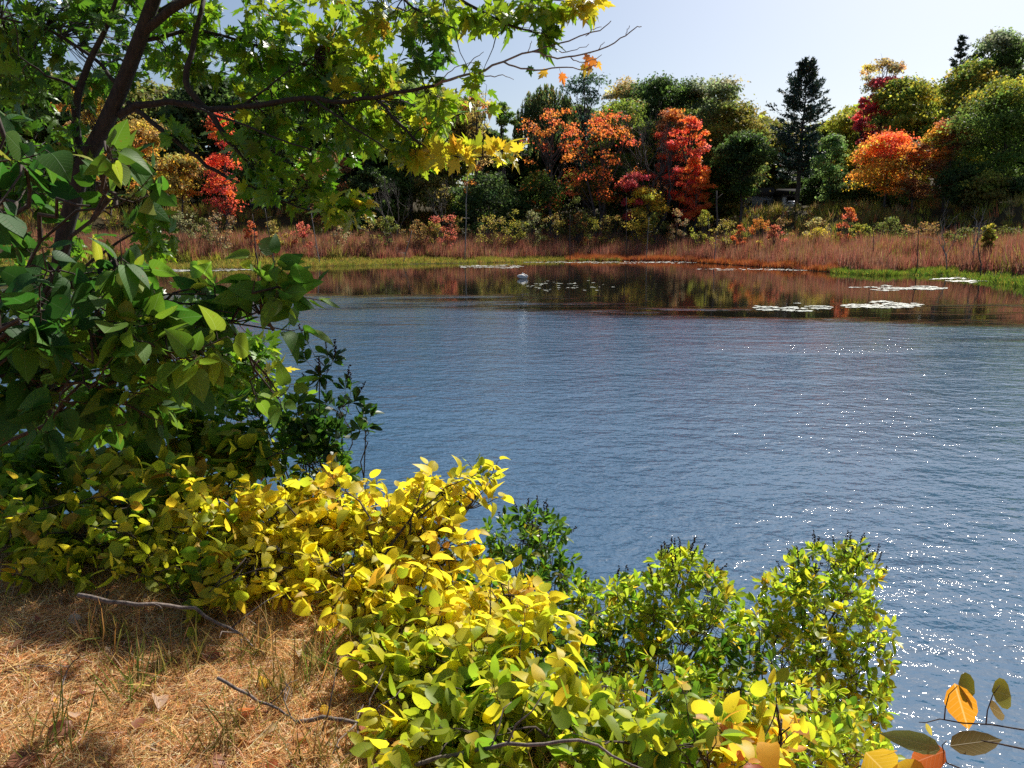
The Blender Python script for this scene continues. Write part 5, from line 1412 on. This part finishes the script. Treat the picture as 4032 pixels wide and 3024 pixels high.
for (u, v, l, c, n, h) in [(300, 1475, "greenish grass tuft in the middle of the needle ground", TU, 70, .2), (400, 1440, "tan grass tuft just below the dark shrub edge", TD, 60, .18), (120, 1600, "green grass blades at the lower left corner", TU, 40, .22),
                        (560, 1410, "dark grass tuft under the yellow shrubs", TD, 80, .2), (620, 1500, "brown grass tuft near the fallen branch", TD, 70, .2), (700, 1640, "dry grass tuft at the bottom edge left of the shrubs", TD, 70, .18),
                        (480, 1600, "straw grass tuft at the bottom of the needle ground", TD, 60, .16), (230, 1390, "shaded grass tuft at the upper edge of the needle ground", TD, 70, .2), (690, 1440, "green-brown tuft at the foot of the tallest yellow shrub", TU, 80, .22)]:
    grass_tuft(u, v, l, c, n, h)

def stick(label, pts, r, twigs=2, lift=0.02):
    P = []
    for u, v, dz in pts:
        p = at_z(u, v, 2.9 + dz); g = gz(p[0], p[1])
        p[2] = max(g + dz + r * .6, g + r * .4); P.append(p)
    P = np.array(P); tt = np.linspace(0, len(P) - 1, (len(P) - 1) * 4 + 1)
    Q = np.stack([np.interp(tt, np.arange(len(P)), P[:, j]) for j in range(3)], -1); Q[1:-1] = (Q[:-2] + 2 * Q[1:-1] + Q[2:]) / 4
    Q[1:-1] += rng.normal(0, .004, Q[1:-1].shape)
    acc = Acc(); acc.tube(Q, [r, r * .8, r * .4], 7)
    for k in range(twigs):
        i = int(rng.integers(2, len(Q) - 2)); d = unit(np.array([rng.normal(0, 1), rng.normal(0, 1), rng.uniform(.2, .9)]))
        acc.tube(bend(Q[i], Q[i] + d * rng.uniform(.08, .22), .01, 4, .008), [r * .45, r * .2], 4)
    o = acc.build("fallen_branch", M_STICK, origin=Q[0]); set_props(o, label, "branch", "fallen branches on the bank")
stick("thin dead branch slanting across the needle ground towards the shrubs", [(470, 1465, .10), (540, 1505, .05), (620, 1540, .03), (650, 1560, .01)], .006, 4)
stick("long dead branch along the foot of the yellow-green shrub", [(640, 1555, .02), (720, 1545, .05), (820, 1550, .06), (900, 1590, .03)], .008, 3)
stick("dark dead branch at the bottom edge of the needle ground", [(660, 1570, .0), (720, 1610, .01), (790, 1640, .0)], .008, 2)
stick("thin red-brown twig standing in the needles at left", [(130, 1500, .0), (140, 1440, .06), (175, 1400, .14)], .0035, 5)
stick("long bare stem running low under the yellow leaves at left", [(170, 1290, .20), (300, 1300, .22), (420, 1310, .16), (520, 1370, .05), (580, 1420, .0)], .009, 4)
stick("arching bare stem among the bottom centre leaves", [(700, 1700, .0), (950, 1640, .10), (1100, 1610, .22), (1250, 1600, .25), (1400, 1650, .2)], .007, 3)

def fallen_leaves():
    cols = [(.42, .20, .09), (.55, .38, .26), (.30, .12, .06), (.62, .50, .38), (.50, .16, .06), (.62, .40, .05)]
    lab = ["crumpled brown fallen leaf lying on the pine needles", "pale tan fallen leaf lying on the pine needles", "dark brown curled fallen leaf on the pine needles",
           "bleached whitish fallen leaf on the pine needles", "russet red fallen leaf on the pine needles", "yellow fallen leaf on the pine needles"]
    spots = [(110, 1590, 2), (160, 1540, 1), (290, 1565, 2), (540, 1600, 0), (600, 1570, 3), (420, 1640, 1), (250, 1610, 0), (60, 1610, 2), (300, 1420, 4), (210, 1480, 1), (640, 1600, 0),
             (520, 1540, 4), (690, 1520, 5), (640, 1400, 3), (850, 1600, 0), (900, 1580, 1), (780, 1570, 4), (40, 1650, 2), (480, 1650, 2), (700, 1580, 1), (150, 1350, 3), (270, 1375, 1), (380, 1420, 0), (440, 1410, 2), (760, 1620, 3), (830, 1640, 2), (620, 1480, 1), (340, 1500, 1), (600, 1660, 4), (560, 1470, 5)]
    for u, v, k in spots:
        p = at_z(u, v, 2.92); p[2] = gz(p[0], p[1]) + .022
        a = rng.random() * 6.28
        o = leaf_mesh("fallen_leaf", OVATE if k % 2 else ROUND, [p], [(math.cos(a), math.sin(a), rng.normal(.1, .25))], [unit(UP + rng.normal(0, .45, 3))], [rng.uniform(.05, .085)], [cols[k]], M_TWIGLEAF, None, fold=.5, curl=.5, blade=True, smooth_shade=True)
        og = Vector([float(q) for q in p]); o.data.transform(__import__('mathutils').Matrix.Translation(-og)); o.location = og
        set_props(o, lab[k], "leaf", "fallen leaves, %s" % lab[k].split(" fallen")[0])
fallen_leaves()
